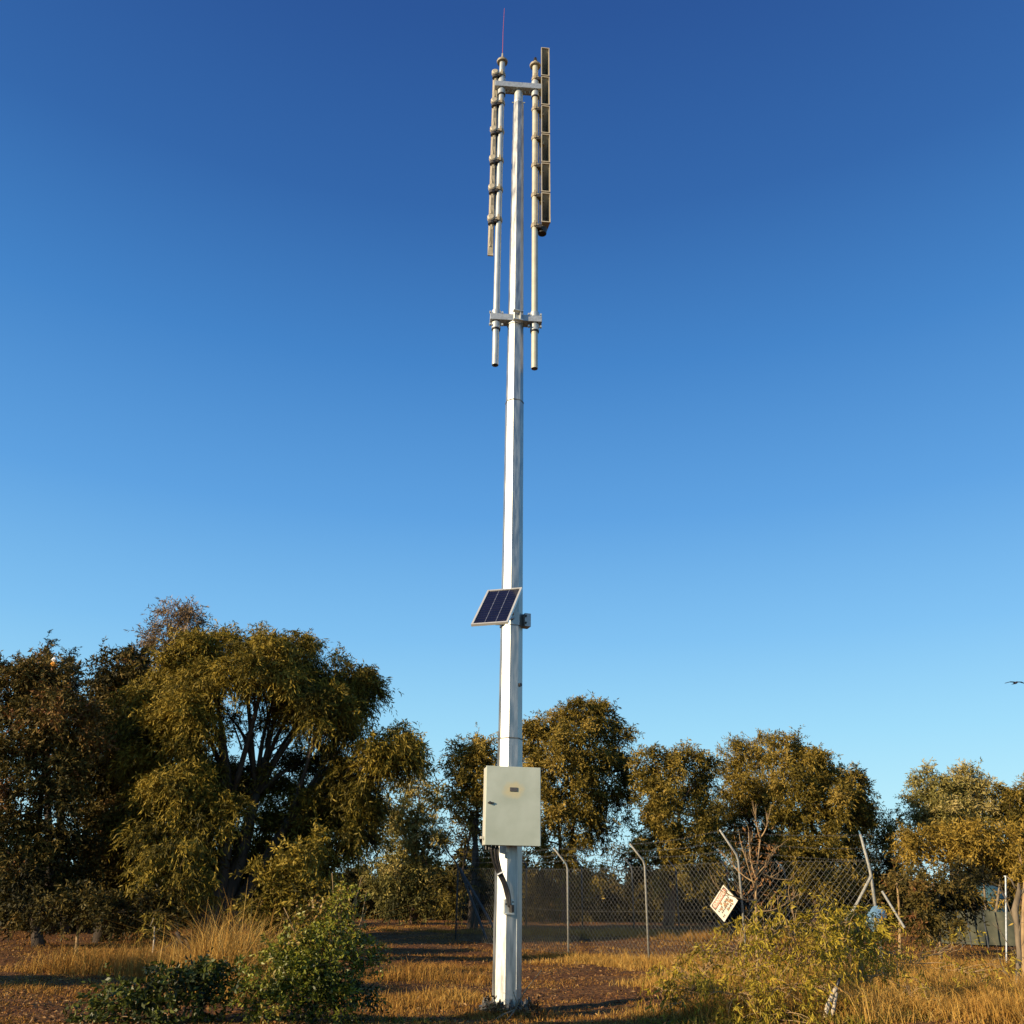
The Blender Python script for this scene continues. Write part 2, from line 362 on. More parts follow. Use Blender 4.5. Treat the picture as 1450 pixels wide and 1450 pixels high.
# side pipes
def side_pipe(sx, topy, boty, mt):
    zt = hz(topy); zb = hz(boty); c = along(sx, -.03); mb = MB()
    mb.tube([(c.x, c.y, L_(zb)), (c.x, c.y, L_(zt))], .054, 20, cap=False)
    mb.tube([(c.x, c.y, L_(zb)), (c.x, c.y, L_(zb)+.3)], .046, 20, cap=False)
    mb.tube([(c.x, c.y, L_(zb)+.29), (c.x, c.y, L_(zb)+.3)], .046, 20)
    pz = mb.build('side_pipe', mt, mast, smooth=False)
    for p in pz.data.polygons: p.use_smooth = len(p.vertices) == 4
    for z in (zu-.115, zu+.15, zl-.11, zl+.13):
        m2 = MB(); h = .06; m2.tube([(c.x, c.y, L_(z)-h), (c.x, c.y, L_(z)+h)], .075, 20); m2.build('sleeve', M['galvpipe'], pz)
    for z in (zu-.185, zl-.18):
        m2 = MB(); m2.tube([(c.x, c.y, L_(z)-.012), (c.x, c.y, L_(z)+.012)], .072, 20); m2.build('rubber_ring', M['black'], pz)
    for z in (zl-.11, zl+.13):
        for q in (-.1, .1):
            m2 = MB(); cc = along(sx+q, -.05); m2.tube([(cc.x, cc.y, L_(z)), (cc.x, cc.y-.05, L_(z)-.0)], .018, 6); m2.build('clamp_bolt', M['galv2'], pz)
    m2 = MB(); m2.tube([(c.x, c.y, L_(zt)-.03), (c.x, c.y, L_(zt)+.005), (c.x, c.y, L_(zt)+.015)], [.10, .108, .10], 24); m2.tube([(c.x, c.y, L_(zt)+.01), (c.x, c.y, L_(zt)+.13)], .026, 12)
    m2.build('pipe_cap', M['hornclamp'], pz)
    return c
cL = side_pipe(PXL, 91, 520, M['galvpipe']); cR = side_pipe(PXR, 93, 522, M['cream'])
zt = hz(93); m2 = MB(); m2.tube([(cR.x, cR.y, L_(zt)+.13), (cR.x, cR.y, L_(zt)+.2), (cR.x, cR.y, L_(zt)+.21)], [.035, .03, .012], 12); m2.build('pipe_end_plug', M['black'], mast)
# thin air pipe behind right stack
m2 = MB(); m2.tube([(cR.x+.085, cR.y+.05, L_(hz(120))), (cR.x+.085, cR.y+.05, L_(hz(322)))], .02, 10); m2.build('cable_pipe', M['galv'], mast)
m2 = MB(); m2.tube([(cL.x-.078, cL.y+.07, L_(hz(120))), (cL.x-.078, cL.y+.07, L_(hz(318)))], .02, 10); m2.build('cable_pipe', M['galv'], mast)
# antenna
ztL = hz(91); ant = empty('whip_antenna', (BX+cL.x, MY+cL.y, ztL+.13), 'thin red whip antenna rising from the cap of the left side pipe', 'antenna')
ztop = P(711.6, 15, MY).z
mb = MB(); mb.tube([(0, 0, 0), (0, 0, .1)], [.02, .013], 8); mb.build('antenna_base', M['horn'], ant)
mb = MB(); mb.tube([(0, 0, .08), (.0, 0, (ztop-ztL-.13)*.5), (.015, 0, ztop-ztL-.13)], [.006, .005, .004], 6); mb.build('whip', M['copper'], ant)

# ------------------------------------------------------------------ horns
def horn(i, side, yc, y0, y1, label):
    c = cL if side < 0 else cR
    zc = hz(yc); root = empty('horn_speaker', (BX+c.x, MY+c.y, zc), label, 'horn speaker', 'horn speakers stacked on the side pipes')
    zlo, zhi = sorted((hz(y0)-zc, hz(y1)-zc)); H = (zhi-zlo)-.012
    th = rad(6 if side > 0 else 186); R = Matrix.Rotation(th, 3, 'Z')
    mc = Vector((.192, -.07, (zlo+zhi)/2)) if side > 0 else Vector((-.13, .09, (zlo+zhi)/2))
    dep = .30 if side > 0 else .13; shx = .0
    thz = -H*.30 if side > 0 else H*.30
    W = .152 if side > 0 else .088
    def ring(w, h, y, cz, sx=0): return [mc+R@Vector((x*w/2+sx, y, cz+z*h/2)) for x, z in ((-1, -1), (1, -1), (1, 1), (-1, 1))]
    def shell(o):
        rs = []
        for t in (0, .25, .5, .75, 1):
            e = (1-t); w = (.085 if side > 0 else .05)+(W-(.085 if side > 0 else .05))*e-o; h = .34*H+(H-.34*H)*(1-t)**.8-o; rs.append(ring(w, h, dep*t, thz*(1-(1-t)**.8), shx*t))
        return [v for r_ in rs for v in r_]
    def loft(n, inv): 
        f = []
        for i_ in range(n-1):
            for k in range(4):
                q = (i_*4+k, i_*4+(k+1) % 4, (i_+1)*4+(k+1) % 4, (i_+1)*4+k); f.append(q[::-1] if inv else q)
        return f
    mb = MB(); mb.add(shell(0), loft(5, True)+[(16, 17, 18, 19)]); mb.build('horn_shell', M['horn'], root)
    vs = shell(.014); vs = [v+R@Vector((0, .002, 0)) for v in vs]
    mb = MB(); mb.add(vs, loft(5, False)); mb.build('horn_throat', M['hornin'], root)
    mb = MB(); mb.add([v-R@Vector((0, .012, 0)) for v in vs[16:20]], [(3, 2, 1, 0)]); mb.build('throat_shade_face', M['dark'], root)  # dark face standing for the shade deep in the throat
    mb = MB(); a = ring(W+.01, H+.0, -.012, 0); b = ring(W-.02, H-.035, -.012, 0); a2 = ring(W+.01, H, .016, 0); b2 = ring(W-.02, H-.035, .016, 0)
    fs = []
    for k in range(4):
        j = (k+1) % 4; fs += [(k, j, 4+j, 4+k), (8+k, 12+k, 12+j, 8+j), (k, 8+k, 8+j, j), (4+k, 4+j, 12+j, 12+k)]
    mb.add(a+b+a2+b2, fs); mb.build('mouth_rim', M['horn'], root)
    dx = .15*side if side > 0 else -.128; mb = MB()
    if side < 0:
        mb.tube([(dx, -.10, -.0), (dx, -.085, 0), (dx, -.02, 0), (dx, .06, 0)], [.045, .068, .072, .05], 14); mb.tube([(dx, 0, -.075), (dx, 0, .02)], [.04, .055], 10)
        mb.build('driver', M['horn'], root, smooth=False)
        mb = MB(); mb.tube([(dx+.02, -.03, -.05), (dx-.01, .05, -H*.75)], [.035, .026], 8); mb.build('back_rib', M['hornclamp'], root)
    else:
        mb.tube([(dx-.02, .05, -.13), (dx-.02, .05, -.02)], [.05, .062] if i < 5 else [.075, .085], 14)
        mb.build('driver', M['dark'] if i == 5 else M['hornclamp'], root, smooth=False)
    mb = MB(); mb.box((.07*side, -.03, -.055), (.10, .09, .075), None, .01)
    if side < 0: mb.tube([(dx, -.03, -.12), (dx, -.035, -.06)], .058, 12)
    else: mb.box((.12, 0, -.085), (.05, .09, .05), None, .01)
    mb.build('bracket', M['dark'], root)  # dark blocks added to stand for the shaded gaps by the drivers
    mb = MB(); mb.tube([(0, 0, -.05), (0, 0, -.02), (0, 0, .035)], [.066, .072, .066], 14)
    mb.box((0, -.072, 0), (.035, .03, .12)); mb.box((.03*side, -.05, -.03), (.07, .06, .022)); mb.box((.08*side, 0, -.02), (.12, .05, .03)); mb.box((.05*side, .03, .03), (.06, .05, .03))
    mb.build('pipe_clamp', M['hornclamp'], root)
ords = ['topmost', 'second', 'third', 'fourth', 'fifth', 'lowest']
ycL = [110, 150, 190, 231, 272, 315]
for i in range(6):
    y1 = ycL[i+1]-2 if i < 5 else 361
    horn(i, -1, ycL[i], ycL[i]-2, y1, '%s of the six beige horns with round drivers on the left side pipe' % ords[i])
mR = [(72, 112), (113, 153), (154, 193), (194, 234), (235, 276), (277, 319)]; ycR = [112, 155, 196, 235, 277, 320]
for i in range(6):
    horn(i, 1, ycR[i], mR[i][0], mR[i][1], '%s of the six beige horns with open rectangular mouths on the right side pipe' % ords[i])

# ------------------------------------------------------------------ solar panel
pc = P(704.5, 858.5, 11.62)
sp = empty('solar_panel', pc, 'small tilted solar panel with white frame on bracket half way up the mast', 'solar panel')
hu = Vector((.50, -.145, 0)).normalized(); hv = Vector((.28, .96, 0)).normalized()
til = rad(46); v_ = hv*math.cos(til)+Vector((0, 0, math.sin(til))); nn_ = hu.cross(v_).normalized()
PR = Matrix((hu, v_, nn_)).transposed()   # columns
PW, PH = .51, .985
mb = MB(); t = .026
mb.box(PR@Vector((-PW/2+t/2, 0, 0)), (t, PH, .036), PR); mb.box(PR@Vector((PW/2-t/2, 0, 0)), (t, PH, .036), PR)
mb.box(PR@Vector((0, -PH/2+t/2, .0)), (PW-2*t, t, .034), PR); mb.box(PR@Vector((0, PH/2-t/2, .0)), (PW-2*t, t, .034), PR)
mb.build('frame', M['alu'], sp)
mb = MB(); mb.box((0, 0, 0), (PW-2*t-.002, PH-2*t-.002, .012), PR); g = mb.build('cell_glass', M['pv'], sp)
mb = MB(); iw = PW-2*t; ih = PH-2*t
for k in (1, 2):
    mb.box(PR@Vector((-iw/2+iw*k/3, 0, .0085)), (.005, ih*.97, .002), PR)
    for q in range(1, 7):
        Rq = PR@Matrix.Rotation(rad(45), 3, 'Z'); mb.box(PR@Vector((-iw/2+iw*k/3, -ih/2+ih*q/7, .010)), (.014, .014, .002), Rq)
mb.build('cell_seam', M['pvline'], g)
mb = MB()
for q in range(1, 14):
    mb.box(PR@Vector((0, -ih/2+ih*q/14, .0078)), (iw*.97, .0022, .001), PR)
mb.build('busbar', mat('busbar', (.05, .055, .08, 1), rough=.3), g)
mz = hz(880)-pc.z; mx0 = BX-pc.x; my0 = MY-pc.y; rr = mr_(880, 31)
mb = MB(); 
for k in range(1):
    vs = []
    for z in (mz-.09, mz+.10):
        for q in range(8):
            a = OCT+2*math.pi*q/8; vs.append((mx0+(rr+.012)*math.cos(a), my0+(rr+.012)*math.sin(a), z))
    mb.add(vs, [(q, (q+1) % 8, 8+(q+1) % 8, 8+q) for q in range(8)]+[tuple(range(8))[::-1], tuple(range(8, 16))])
mb.build('mast_strap', M['galv'], sp)
mb = MB(); mb.box(Vector((mx0+rr+.045, my0-.03, mz)), (.09, .14, .19), Matrix.Rotation(rad(20), 3, 'Z')); 
mb.build('bracket_block', M['galvdull'], sp)
mb = MB()
mb.tube([(mx0+rr+.04, my0-.09, mz-.05), (mx0+rr+.04, my0-.125, mz-.05)], .016, 6); mb.build('bracket_bolt', M['black'], sp)
mb = MB(); mb.tube([(mx0+rr+.04, my0-.09, mz+.05), (mx0+rr+.04, my0-.125, mz+.05)], .016, 6); mb.build('bracket_bolt', M['black'], sp)
mb = MB(); mb.box(Vector((mx0-rr-.02, my0-.10, mz-.02)), (.10, .12, .10)); mb.build('side_bracket', M['galv'], sp)
mb = MB(); a0 = Vector((mx0+.02, my0-rr, mz)); 
mb.tube([a0, PR@Vector((.1, -PH*.30, -.02))], .02, 6); mb.tube([a0+Vector((0, .0, .06)), PR@Vector((.12, PH*.12, -.02))], .018, 6); mb.tube([a0+Vector((.06, .02, .30)), PR@Vector((.2, PH*.15, -.02))], .02, 6)
mb.build('strut', M['galvdull'], sp)

# ------------------------------------------------------------------ control cabinet
cz = P(728, 1197.5, 11.8).z; CW, CH, CD = .715, .955, .20
cb = empty('control_cabinet', (BX, MY, cz), 'pale grey-green steel control cabinet with a latch, strapped to the front of the mast', 'cabinet', rz=rad(11))
yo = -.185-CD; xo = -.028
mb = MB(); mb.box((xo, yo+CD/2+.006, CH/2), (CW-.012, CD, CH-.012), None, .012); mb.build('body', M['cabedge'], cb)
mb = MB(); mb.box((0, 0, CH/2), (CW, .028, CH), None, .008); dr = mb.build('door', M['cab'], cb, loc=(xo, yo-.016, 0))
mb = MB(); mb.box((.0, -.018, .672), (.098, .008, .05), None, .003); mb.build('name_plate', mat('name_plate', (.07, .06, .055, 1), (.10, .09, .08, 1), 80, rough=.5), dr)
mb = MB(); mb.box((-.293, -.022, .50), (.075, .02, .016), None, .004); mb.tube([(-.305, -.012, .502), (-.305, -.036, .502)], .017, 10); mb.build('latch', M['dark'], dr)
for z_ in (.14, .80):
    mb = MB(); mb.tube([(CW/2-.004, .012, z_-.035), (CW/2-.004, .012, z_+.035)], .011, 8); mb.build('hinge', M['cabedge'], dr)
mb = MB(); mb.box((0, .0165, CH/2), (CW-.03, .006, CH-.03)); mb.build('door_seal', M['black'], dr)
mb = MB(); mb.box((xo-CW/2-.02, yo+.07, .09), (.05, .05, .03), None, .004); mb.build('lug', M['cabedge'], cb)
mb = MB()
for x in (-.31, -.27, -.22, -.17): mb.tube([(xo+x, yo+.12, .01), (xo+x, yo+.12, -.045)], .02, 10)
mb.build('cable_gland', M['black'], cb)
for z_ in (CH*.86, .1):
    mb = MB(); mb.box((0, -.175, z_), (.3, .05, .05)); mb.build('mounting_rail', M['galv2'], cb)
mb = MB(); mb.box((-.05, -.185, -.02), (.035, .02, .09)); mb.build('bracket_tail', M['galv2'], cb)
# cables
cabl = [((696, 1200), (697, 1212), (703, 1232), (712, 1250), (717, 1268), (721, 1284)), ((701, 1200), (702, 1215), (707, 1233), (714, 1250), (719, 1268), (722, 1285)), ((705, 1200), (705, 1213), (709, 1233), (716, 1250), (721, 1266), (723, 1284))]
c0 = P(715, 1240, 11.95); cr = empty('power_cables', c0, 'bundle of black cables curving from the cabinet down to the mast box', 'cable')
yy = [11.86, 11.88, 11.92, 11.95, 11.97, 11.97]
for cc in cabl:
    pts = [P(x, y, q)-c0 for (x, y), q in zip(cc, yy)]
    fine = []
    for i in range(len(pts)-1):
        p0 = pts[max(i-1, 0)]; p1 = pts[i]; p2 = pts[i+1]; p3 = pts[min(i+2, len(pts)-1)]
        for t in (0, .25, .5, .75):
            fine.append(.5*((2*p1)+(p2-p0)*t+(2*p0-5*p1+4*p2-p3)*t*t+(3*p1-p0-3*p2+p3)*t**3))
    fine.append(pts[-1]); mb = MB(); mb.tube(fine, .0165, 8); mb.build('cable', M['black'], cr, smooth=True)
p = P(709.5, 1236, 11.89)-c0; mb = MB(); mb.box(p, (.10, .07, .015), Matrix.Rotation(rad(-25), 3, 'Y')); mb.build('cable_tie', M['white'], cr)
jb = P(720.5, 1284, 12.02); jr = empty('junction_box', jb, 'small galvanised cable entry box with drilled holes low on the mast', 'junction box', rz=rad(16))
mb = MB(); mb.box((0, 0, 0), (.125, .05, .17), None, .006); bx_ = mb.build('box_body', M['galv2'], jr)
mb = MB(); mb.box((-.005, -.06, -.08), (.10, .07, .012)); mb.build('box_lip', M['galv2'], jr)
for x, z in ((.045, .055), (.045, -.01), (-.045, .03)):
    mb = MB(); mb.tube([(x, -.022, z), (x, -.028, z)], .011, 8); mb.build('bolt_hole', M['black'], jr)
mb = MB(); mb.tube([(.02, -.055, .02), (.025, -.05, -.06)], .032, 10); mb.build('cable_gland', M['black'], jr)

# ------------------------------------------------------------------ fences
def chain_panel(a, b, H, z0, root, name='wire_mesh', D=.115, r=.0021, mt=None):
    a = Vector(a); b = Vector(b); L = math.hypot(b.x-a.x, b.y-a.y); mb = MB(); sl = 1.15; run = H/sl
    def pt(s, h, off): 
        t = s/L; x = a.x+(b.x-a.x)*t; y = a.y+(b.y-a.y)*t; z = a.z+(b.z-a.z)*t+z0+h
        return Vector((x, y+off, z))-root.location
    s = -run
    while s < L:
        for d in (1, -1):
            s0, s1 = s, s+run; h0, h1 = (0, H) if d > 0 else (H, 0)
            c0_, c1_ = max(0, s0), min(L, s1)
            if c1_-c0_ < .01: continue
            f = lambda q: h0+(h1-h0)*(q-s0)/(s1-s0)
            mb.tube([pt(c0_, f(c0_), .003*d), pt(c1_, f(c1_), .003*d)], r, 4, cap=False)
        s += D
    for h in (.02, H*.5, H-.03): mb.tube([pt(0, h, -.006), pt(L, h, -.006)], r*1.5, 4)
    return mb.build(name, mt or M['wire'], root)
def fence_post(root, base, H, arm, mt, r=.03, lean=(0, 0)):
    b = base-root.location; k = b+Vector((lean[0], lean[1], H)); mb = MB()
    mb.tube([b+Vector((0, 0, -.1)), k+Vector((0, 0, -.08)), k+Vector((arm[0]*.1, arm[1]*.1, arm[2]*.1)), k+Vector(arm)], [r, r, r, r*.8], 10)
    o = mb.build('fence_post', mt, root, smooth=True); return root.location+k, root.location+k+Vector(arm)
H_ = 2.08
fr = empty('chain_link_fence', GP(919, 22.5), 'front run of pale posts, chain link mesh and barbed wire with cranked tops', 'fence')
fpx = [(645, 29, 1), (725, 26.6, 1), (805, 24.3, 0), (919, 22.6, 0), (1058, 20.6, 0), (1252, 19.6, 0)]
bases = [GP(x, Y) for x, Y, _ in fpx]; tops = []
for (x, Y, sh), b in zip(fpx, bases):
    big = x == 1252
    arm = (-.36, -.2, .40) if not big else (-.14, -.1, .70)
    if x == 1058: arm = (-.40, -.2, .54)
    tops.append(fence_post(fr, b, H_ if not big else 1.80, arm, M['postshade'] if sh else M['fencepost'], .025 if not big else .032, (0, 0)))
for i in range(5):
    chain_panel(bases[i], bases[i+1], H_-.1, .03, fr)
for k in (.97, .6, .28):
    mb = MB(); pts = []
    for (kn, tp) in tops: pts.append(kn.lerp(tp, k)-fr.location)
    full = []
    for i in range(len(pts)-1):
        for q in range(8):
            t = q/8; v = pts[i].lerp(pts[i+1], t); v.z -= .05*math.sin(math.pi*t); full.append(v)
    full.append(pts[-1]); full.append(pts[-1]+Vector((.35, 0, -.01)))
    mb.tube(full, .0032, 4)
    for q in range(0, len(full)-1):
        for t in (0, .25, .5, .75):
            v = full[q].lerp(full[q+1], t); mb.tube([v-Vector((.01, 0, .025)), v+Vector((.01, 0, .025))], .0018, 4)
    mb.build('barbed_wire', M['wire'], fr)
kn, tp = tops[-1]
mb = MB(); mb.tube([kn-fr.location+Vector((-.02, -.02, -.12)), P(1208, 1290, 19.7)-fr.location, P(1196, 1306, 19.8)-fr.location], .03, 8); mb.build('brace', M['fencepost'], fr)
mb = MB(); mb.tube([P(1249, 1262, 19.5)-fr.location, P(1281, 1314, 19.2)-fr.location], .025, 8); mb.build('brace', M['fencepost'], fr)
kn, tp = tops[0]
for px, py, Y in ((689, 1330, 28.5), (712, 1335, 28)):
    mb = MB(); mb.tube([kn-fr.location+Vector((.05, -.02, -.1)), P(px, py, Y)-fr.location], .04, 8); mb.build('brace', M['postshade'], fr)
bk = empty('chain_link_fence', GP(898, 36), 'rear run of dark shaded posts with chain link mesh standing under the trees', 'fence')
bpx = [(745, 35.5), (825, 36), (898, 36), (962, 36), (1036, 36), (1120, 35)]
bb = [GP(x, Y) for x, Y in bpx]
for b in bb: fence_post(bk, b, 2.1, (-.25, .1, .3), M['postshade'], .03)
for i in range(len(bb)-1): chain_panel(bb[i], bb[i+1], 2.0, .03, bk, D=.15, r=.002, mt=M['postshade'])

# warning sign
s0 = P(1025, 1279, 20.6); sg = empty('warning_sign', s0, 'faded white danger sign hanging tilted on its corner among twigs on the fence', 'sign')
ang = rad(48); SW, SH = .56, .46
SR = Matrix.Rotation(rad(90), 3, 'X')
sg.rotation_euler = (rad(90-4), -ang, rad(-12)); sg.rotation_mode = 'XYZ'
Rz_ = Matrix.Rotation(rad(-48), 4, 'Z') @ Matrix.Rotation(rad(88), 4, 'X') @ Matrix.Rotation(ang, 4, 'Z')
sg.rotation_euler = Rz_.to_euler()
mb = MB(); mb.box((0, 0, 0), (SW, SH, .008)); mb.build('sign_plate', M['signwhite'], sg)
mb = MB(); mb.box((0, SH/2-.095, .006), (SW-.05, .135, .003)); mb.build('header', M['signblack'], sg)
def oval(w, h, z, c):
    pts = []
    for k in range(28):
        a = 2*math.pi*k/28; r_ = h/2; x = math.copysign(w/2-r_, math.cos(a))+r_*math.cos(a); pts.append((c[0]+x, c[1]+r_*math.sin(a), z))
    return pts
mb = MB(); pts = oval(SW-.085, .11, .0095, (0, SH/2-.095)); mb.add(pts, [tuple(range(len(pts)))]); mb.build('red_oval', M['signred'], sg)
def text(s, size, loc, m, parent, sx=1.0):
    cu = bpy.data.curves.new('t', 'FONT'); cu.body = s; cu.size = size; cu.align_x = 'CENTER'; cu.align_y = 'CENTER'; cu.offset = .002
    o = bpy.data.objects.new('t', cu); COL.objects.link(o); dg = bpy.context.evaluated_depsgraph_get(); dg.update()
    me = bpy.data.meshes.new_from_object(o.evaluated_get(dg)); bpy.data.objects.remove(o); bpy.data.curves.remove(cu)
    for v in me.vertices: v.co.x *= sx
    me.materials.clear(); me.materials.append(m); q = bpy.data.objects.new('lettering', me); COL.objects.link(q); q.parent = parent; q.location = loc; return q
text('DANGER', .105, (0, SH/2-.095, .0125), M['signwhite'], sg, 1.0)
mb = MB()
for row in range(3):
    x = -SW/2+.06
    while x < SW/2-.1:
        w = random.uniform(.02, .05); 
        if random.random() < .75: mb.box((x+w/2, -.01-row*.075, .0055), (w, .045, .002), Matrix.Rotation(random.uniform(-.05, .05), 3, 'Z'))
        x += w+.014
mb.build('worn_lettering', M['signblack'], sg)
mb = MB()
for k in range(26):
    cx, cy = random.gauss(.12, .13), random.gauss(-.10, .09)
    if abs(cx) > SW/2-.05 or abs(cy) > SH/2-.05: continue
    n_ = 9; r0_ = random.uniform(.012, .04); mb.add([(cx+r0_*random.uniform(.5, 1.2)*math.cos(2*math.pi*k_/n_), cy+r0_*random.uniform(.5, 1.2)*math.sin(2*math.pi*k_/n_), .0085+k*.0001) for k_ in range(n_)], [tuple(range(n_))])
mb.build('rust_patch', M['rust'], sg)

# right-hand oddments
d0 = P(1240, 1301, 19.2); dm = empty('plastic_drum', d0, 'faded blue plastic drum lying against the foot of the right fence post', 'drum')
mb = MB(); ax_ = Vector((.55, .5, .45)).normalized(); mb.tube([-ax_*.22, -ax_*.2, -ax_*.07, -ax_*.05, ax_*.05, ax_*.07, ax_*.2, ax_*.22], [.13, .155, .155, .165, .165, .155, .155, .13], 20); mb.build('drum_body', M['bluedrum'], dm, smooth=False)
mb = MB(); mb.tube([-ax_*.22, -ax_*.235], .1, 16); mb.build('drum_lid', M['bluedrum'], dm)
t0 = GP(1396, 36); tk = empty('water_tank', t0, 'round teal water tank half hidden behind the low tree at right', 'tank')
mb = MB(); mb.tube([(0, 0, 0), (0, 0, .12), (0, 0, 1.3), (0, 0, 1.55), (0, 0, 1.72), (0, 0, 1.75)], [.85, .87, .87, .72, .3, .05], 36); mb.build('tank_body', M['teal'], tk, smooth=False)
mb = MB()
for z in (.3, .6, .9, 1.2): mb.tube([(0, 0, z-.02), (0, 0, z), (0, 0, z+.02)], [.868, .89, .868], 36, cap=False)
mb.build('rib', M['teal'], tk)
a = P(1318, 1318, 29); sc_ = empty('shade_cloth_fence', GP(1380, 29), 'low grey-green shade cloth fence stretched between thin stakes at right', 'fence')
mb = MB(); nx, nz = 30, 6; X0, X1 = GP(1312, 30).x, GP(1500, 29).x; vs = []
for i in range(nx+1):
    x = X0+(X1-X0)*i/nx; y = 30-i/nx+.05*math.sin(i*.9); zg = G(x, y)
    for j in range(nz+1):
        vs.append((x-sc_.location.x, y+.03*math.sin(i*1.7+j)-sc_.location.y, zg+.05+(.98-.07*abs(math.sin(i*.42)))*j/nz-sc_.location.z))
mb.add(vs, [(i*(nz+1)+j, (i+1)*(nz+1)+j, (i+1)*(nz+1)+j+1, i*(nz+1)+j+1) for i in range(nx) for j in range(nz)]); mb.build('cloth', M['cloth'], sc_, smooth=True)
for px in (1333, 1363, 1376, 1400):
    g0 = GP(px, 29.1); mb = MB(); mb.tube([g0-sc_.location, g0-sc_.location+Vector((.03, 0, 1.15))], .02, 6); mb.build('stake', M['postshade'], sc_)
g0 = GP(1424, 20); sp_ = empty('steel_post', g0, 'slender grey steel post standing alone near the right edge', 'post')
pt_ = P(1424, 1242, 20)-g0; mb = MB(); mb.tube([(0, 0, -.1), pt_], .018, 10); mb.build('post', M['galvdull'], sp_); mb = MB(); mb.tube([pt_, pt_+Vector((0, 0, .03))], .035, 10); mb.build('post_cap', M['galvdull'], sp_)

# bird
bo = P(1438, 967, 48); bd = empty('bird', bo, 'dark bird gliding with wings spread at the right edge of the sky', 'bird')
mb = MB(); s = 1.0
mb.tube([(.0, -.25, .0), (0, -.2, .01), (0, -.08, 0), (0, .08, 0), (0, .2, .0), (0, .3, .0)], [.012, .035, .06, .055, .03, .012], 10)
for sd in (1, -1):
    prof = [(0, -.09, .02, .17), (.12, -.11, .05, .19), (.28, -.10, .055, .17), (.42, -.03, .02, .12), (.55, .06, -.01, .03)]
    vs = []
    for x, y, z, c in prof: vs += [(sd*x, y, z, ), (sd*x, y+c, z-.01), (sd*x, y+c*.4, z+.018)]
    fs = []
    for i in range(len(prof)-1):
        a_ = i*3; fs += [(a_, a_+3, a_+5, a_+2), (a_+2, a_+5, a_+4, a_+1), (a_+1, a_+4, a_+3, a_)]
    mb.add(vs, fs)
mb.add([(-.03, .2, 0), (.03, .2, 0), (.07, .36, 0), (-.07, .36, 0), (0, .28, .01)], [(0, 1, 4), (1, 2, 4), (2, 3, 4), (3, 0, 4), (3, 2, 1, 0)])
mb.build('body', M['bird'], bd)

# bag caught in tree
b0 = P(76, 936, 23.2); bg = empty('plastic_bag', b0, 'tiny white and orange scrap caught in the treetop at far left', 'litter')
for nm, mt, dz in (('white_part', M['white'], .04), ('orange_part', M['orange'], -.07)):
    mb = MB(); mb.tube([(0, 0, dz-.06), (.02, 0, dz-.03), (0, .01, dz), (-.01, 0, dz+.06)], [.03, .07, .08, .02], 7); mb.build(nm, mt, bg)

# ------------------------------------------------------------------ ground
def axis_pts(lo, hi, fine_lo, fine_hi, fs_, gr=1.25):
    a = list(np.arange(fine_lo, fine_hi, fs_)); x = fine_hi; st = fs_
    while x < hi: a.append(x); st *= gr; x += st
    a.append(hi); x = fine_lo-fs_; st = fs_; b = []
    while x > lo: b.append(x); st *= gr; x -= st
    b.append(lo); return np.array(b[::-1]+a)
xs = axis_pts(-900, 900, -26, 26, .16); ys = axis_pts(-100, 1500, 8.5, 45, .16)
XX, YY = np.meshgrid(xs, ys); ZZ = gz(XX, YY)+ (vnoise(XX*5, YY*5)-.5)*.035
V = np.stack([XX, YY, ZZ], -1).reshape(-1, 3); nx = len(xs); ny = len(ys)
I = np.arange(nx*ny).reshape(ny, nx); Fq = np.stack([I[:-1, :-1], I[:-1, 1:], I[1:, 1:], I[1:, :-1]], -1).reshape(-1, 4)
m, n, l, b = newmat('dry_earth')
tc = n.new('ShaderNodeTexCoord')
def noise(s, d=6):
    q = n.new('ShaderNodeTexNoise'); q.inputs['Scale'].default_value = s; q.inputs['Detail'].default_value = d; l.new(tc.outputs['Object'], q.inputs[0]); return q
def ramp(src, p0, c0, p1, c1):
    q = n.new('ShaderNodeValToRGB'); e = q.color_ramp.elements; e[0].position = p0; e[0].color = c0; e[1].position = p1; e[1].color = c1; l.new(src, q.inputs[0]); return q
n1 = noise(.7); n2 = noise(14, 8); n3 = noise(55, 4)
ra = ramp(n1.outputs[0], .4, (.15, .057, .020, 1), .62, (.215, .105, .037, 1))
rb = ramp(n2.outputs[0], .42, (.09, .037, .014, 1), .66, (.27, .142, .053, 1))
mx = n.new('ShaderNodeMix'); mx.data_type = 'RGBA'; mx.inputs[0].default_value = .55; l.new(ra.outputs[0], mx.inputs[6]); l.new(rb.outputs[0], mx.inputs[7])
rc = ramp(n3.outputs[0], .35, (.45, .45, .45, 1), .7, (1.35, 1.3, 1.2, 1))
m3 = n.new('ShaderNodeMix'); m3.data_type = 'RGBA'; m3.blend_type = 'MULTIPLY'; m3.inputs[0].default_value = 1; l.new(mx.outputs[2], m3.inputs[6]); l.new(rc.outputs[0], m3.inputs[7])
l.new(m3.outputs[2], b.inputs['Base Color']); b.inputs['Roughness'].default_value = .95; b.inputs['Specular IOR Level'].default_value = .1
bp = n.new('ShaderNodeBump'); bp.inputs['Strength'].default_value = 1; bp.inputs['Distance'].default_value = .05; l.new(n2.outputs[0], bp.inputs['Height']); l.new(bp.outputs[0], b.inputs['Normal'])
tag(polymesh('ground', V, Fq, None, m, smooth=True), kind='structure')

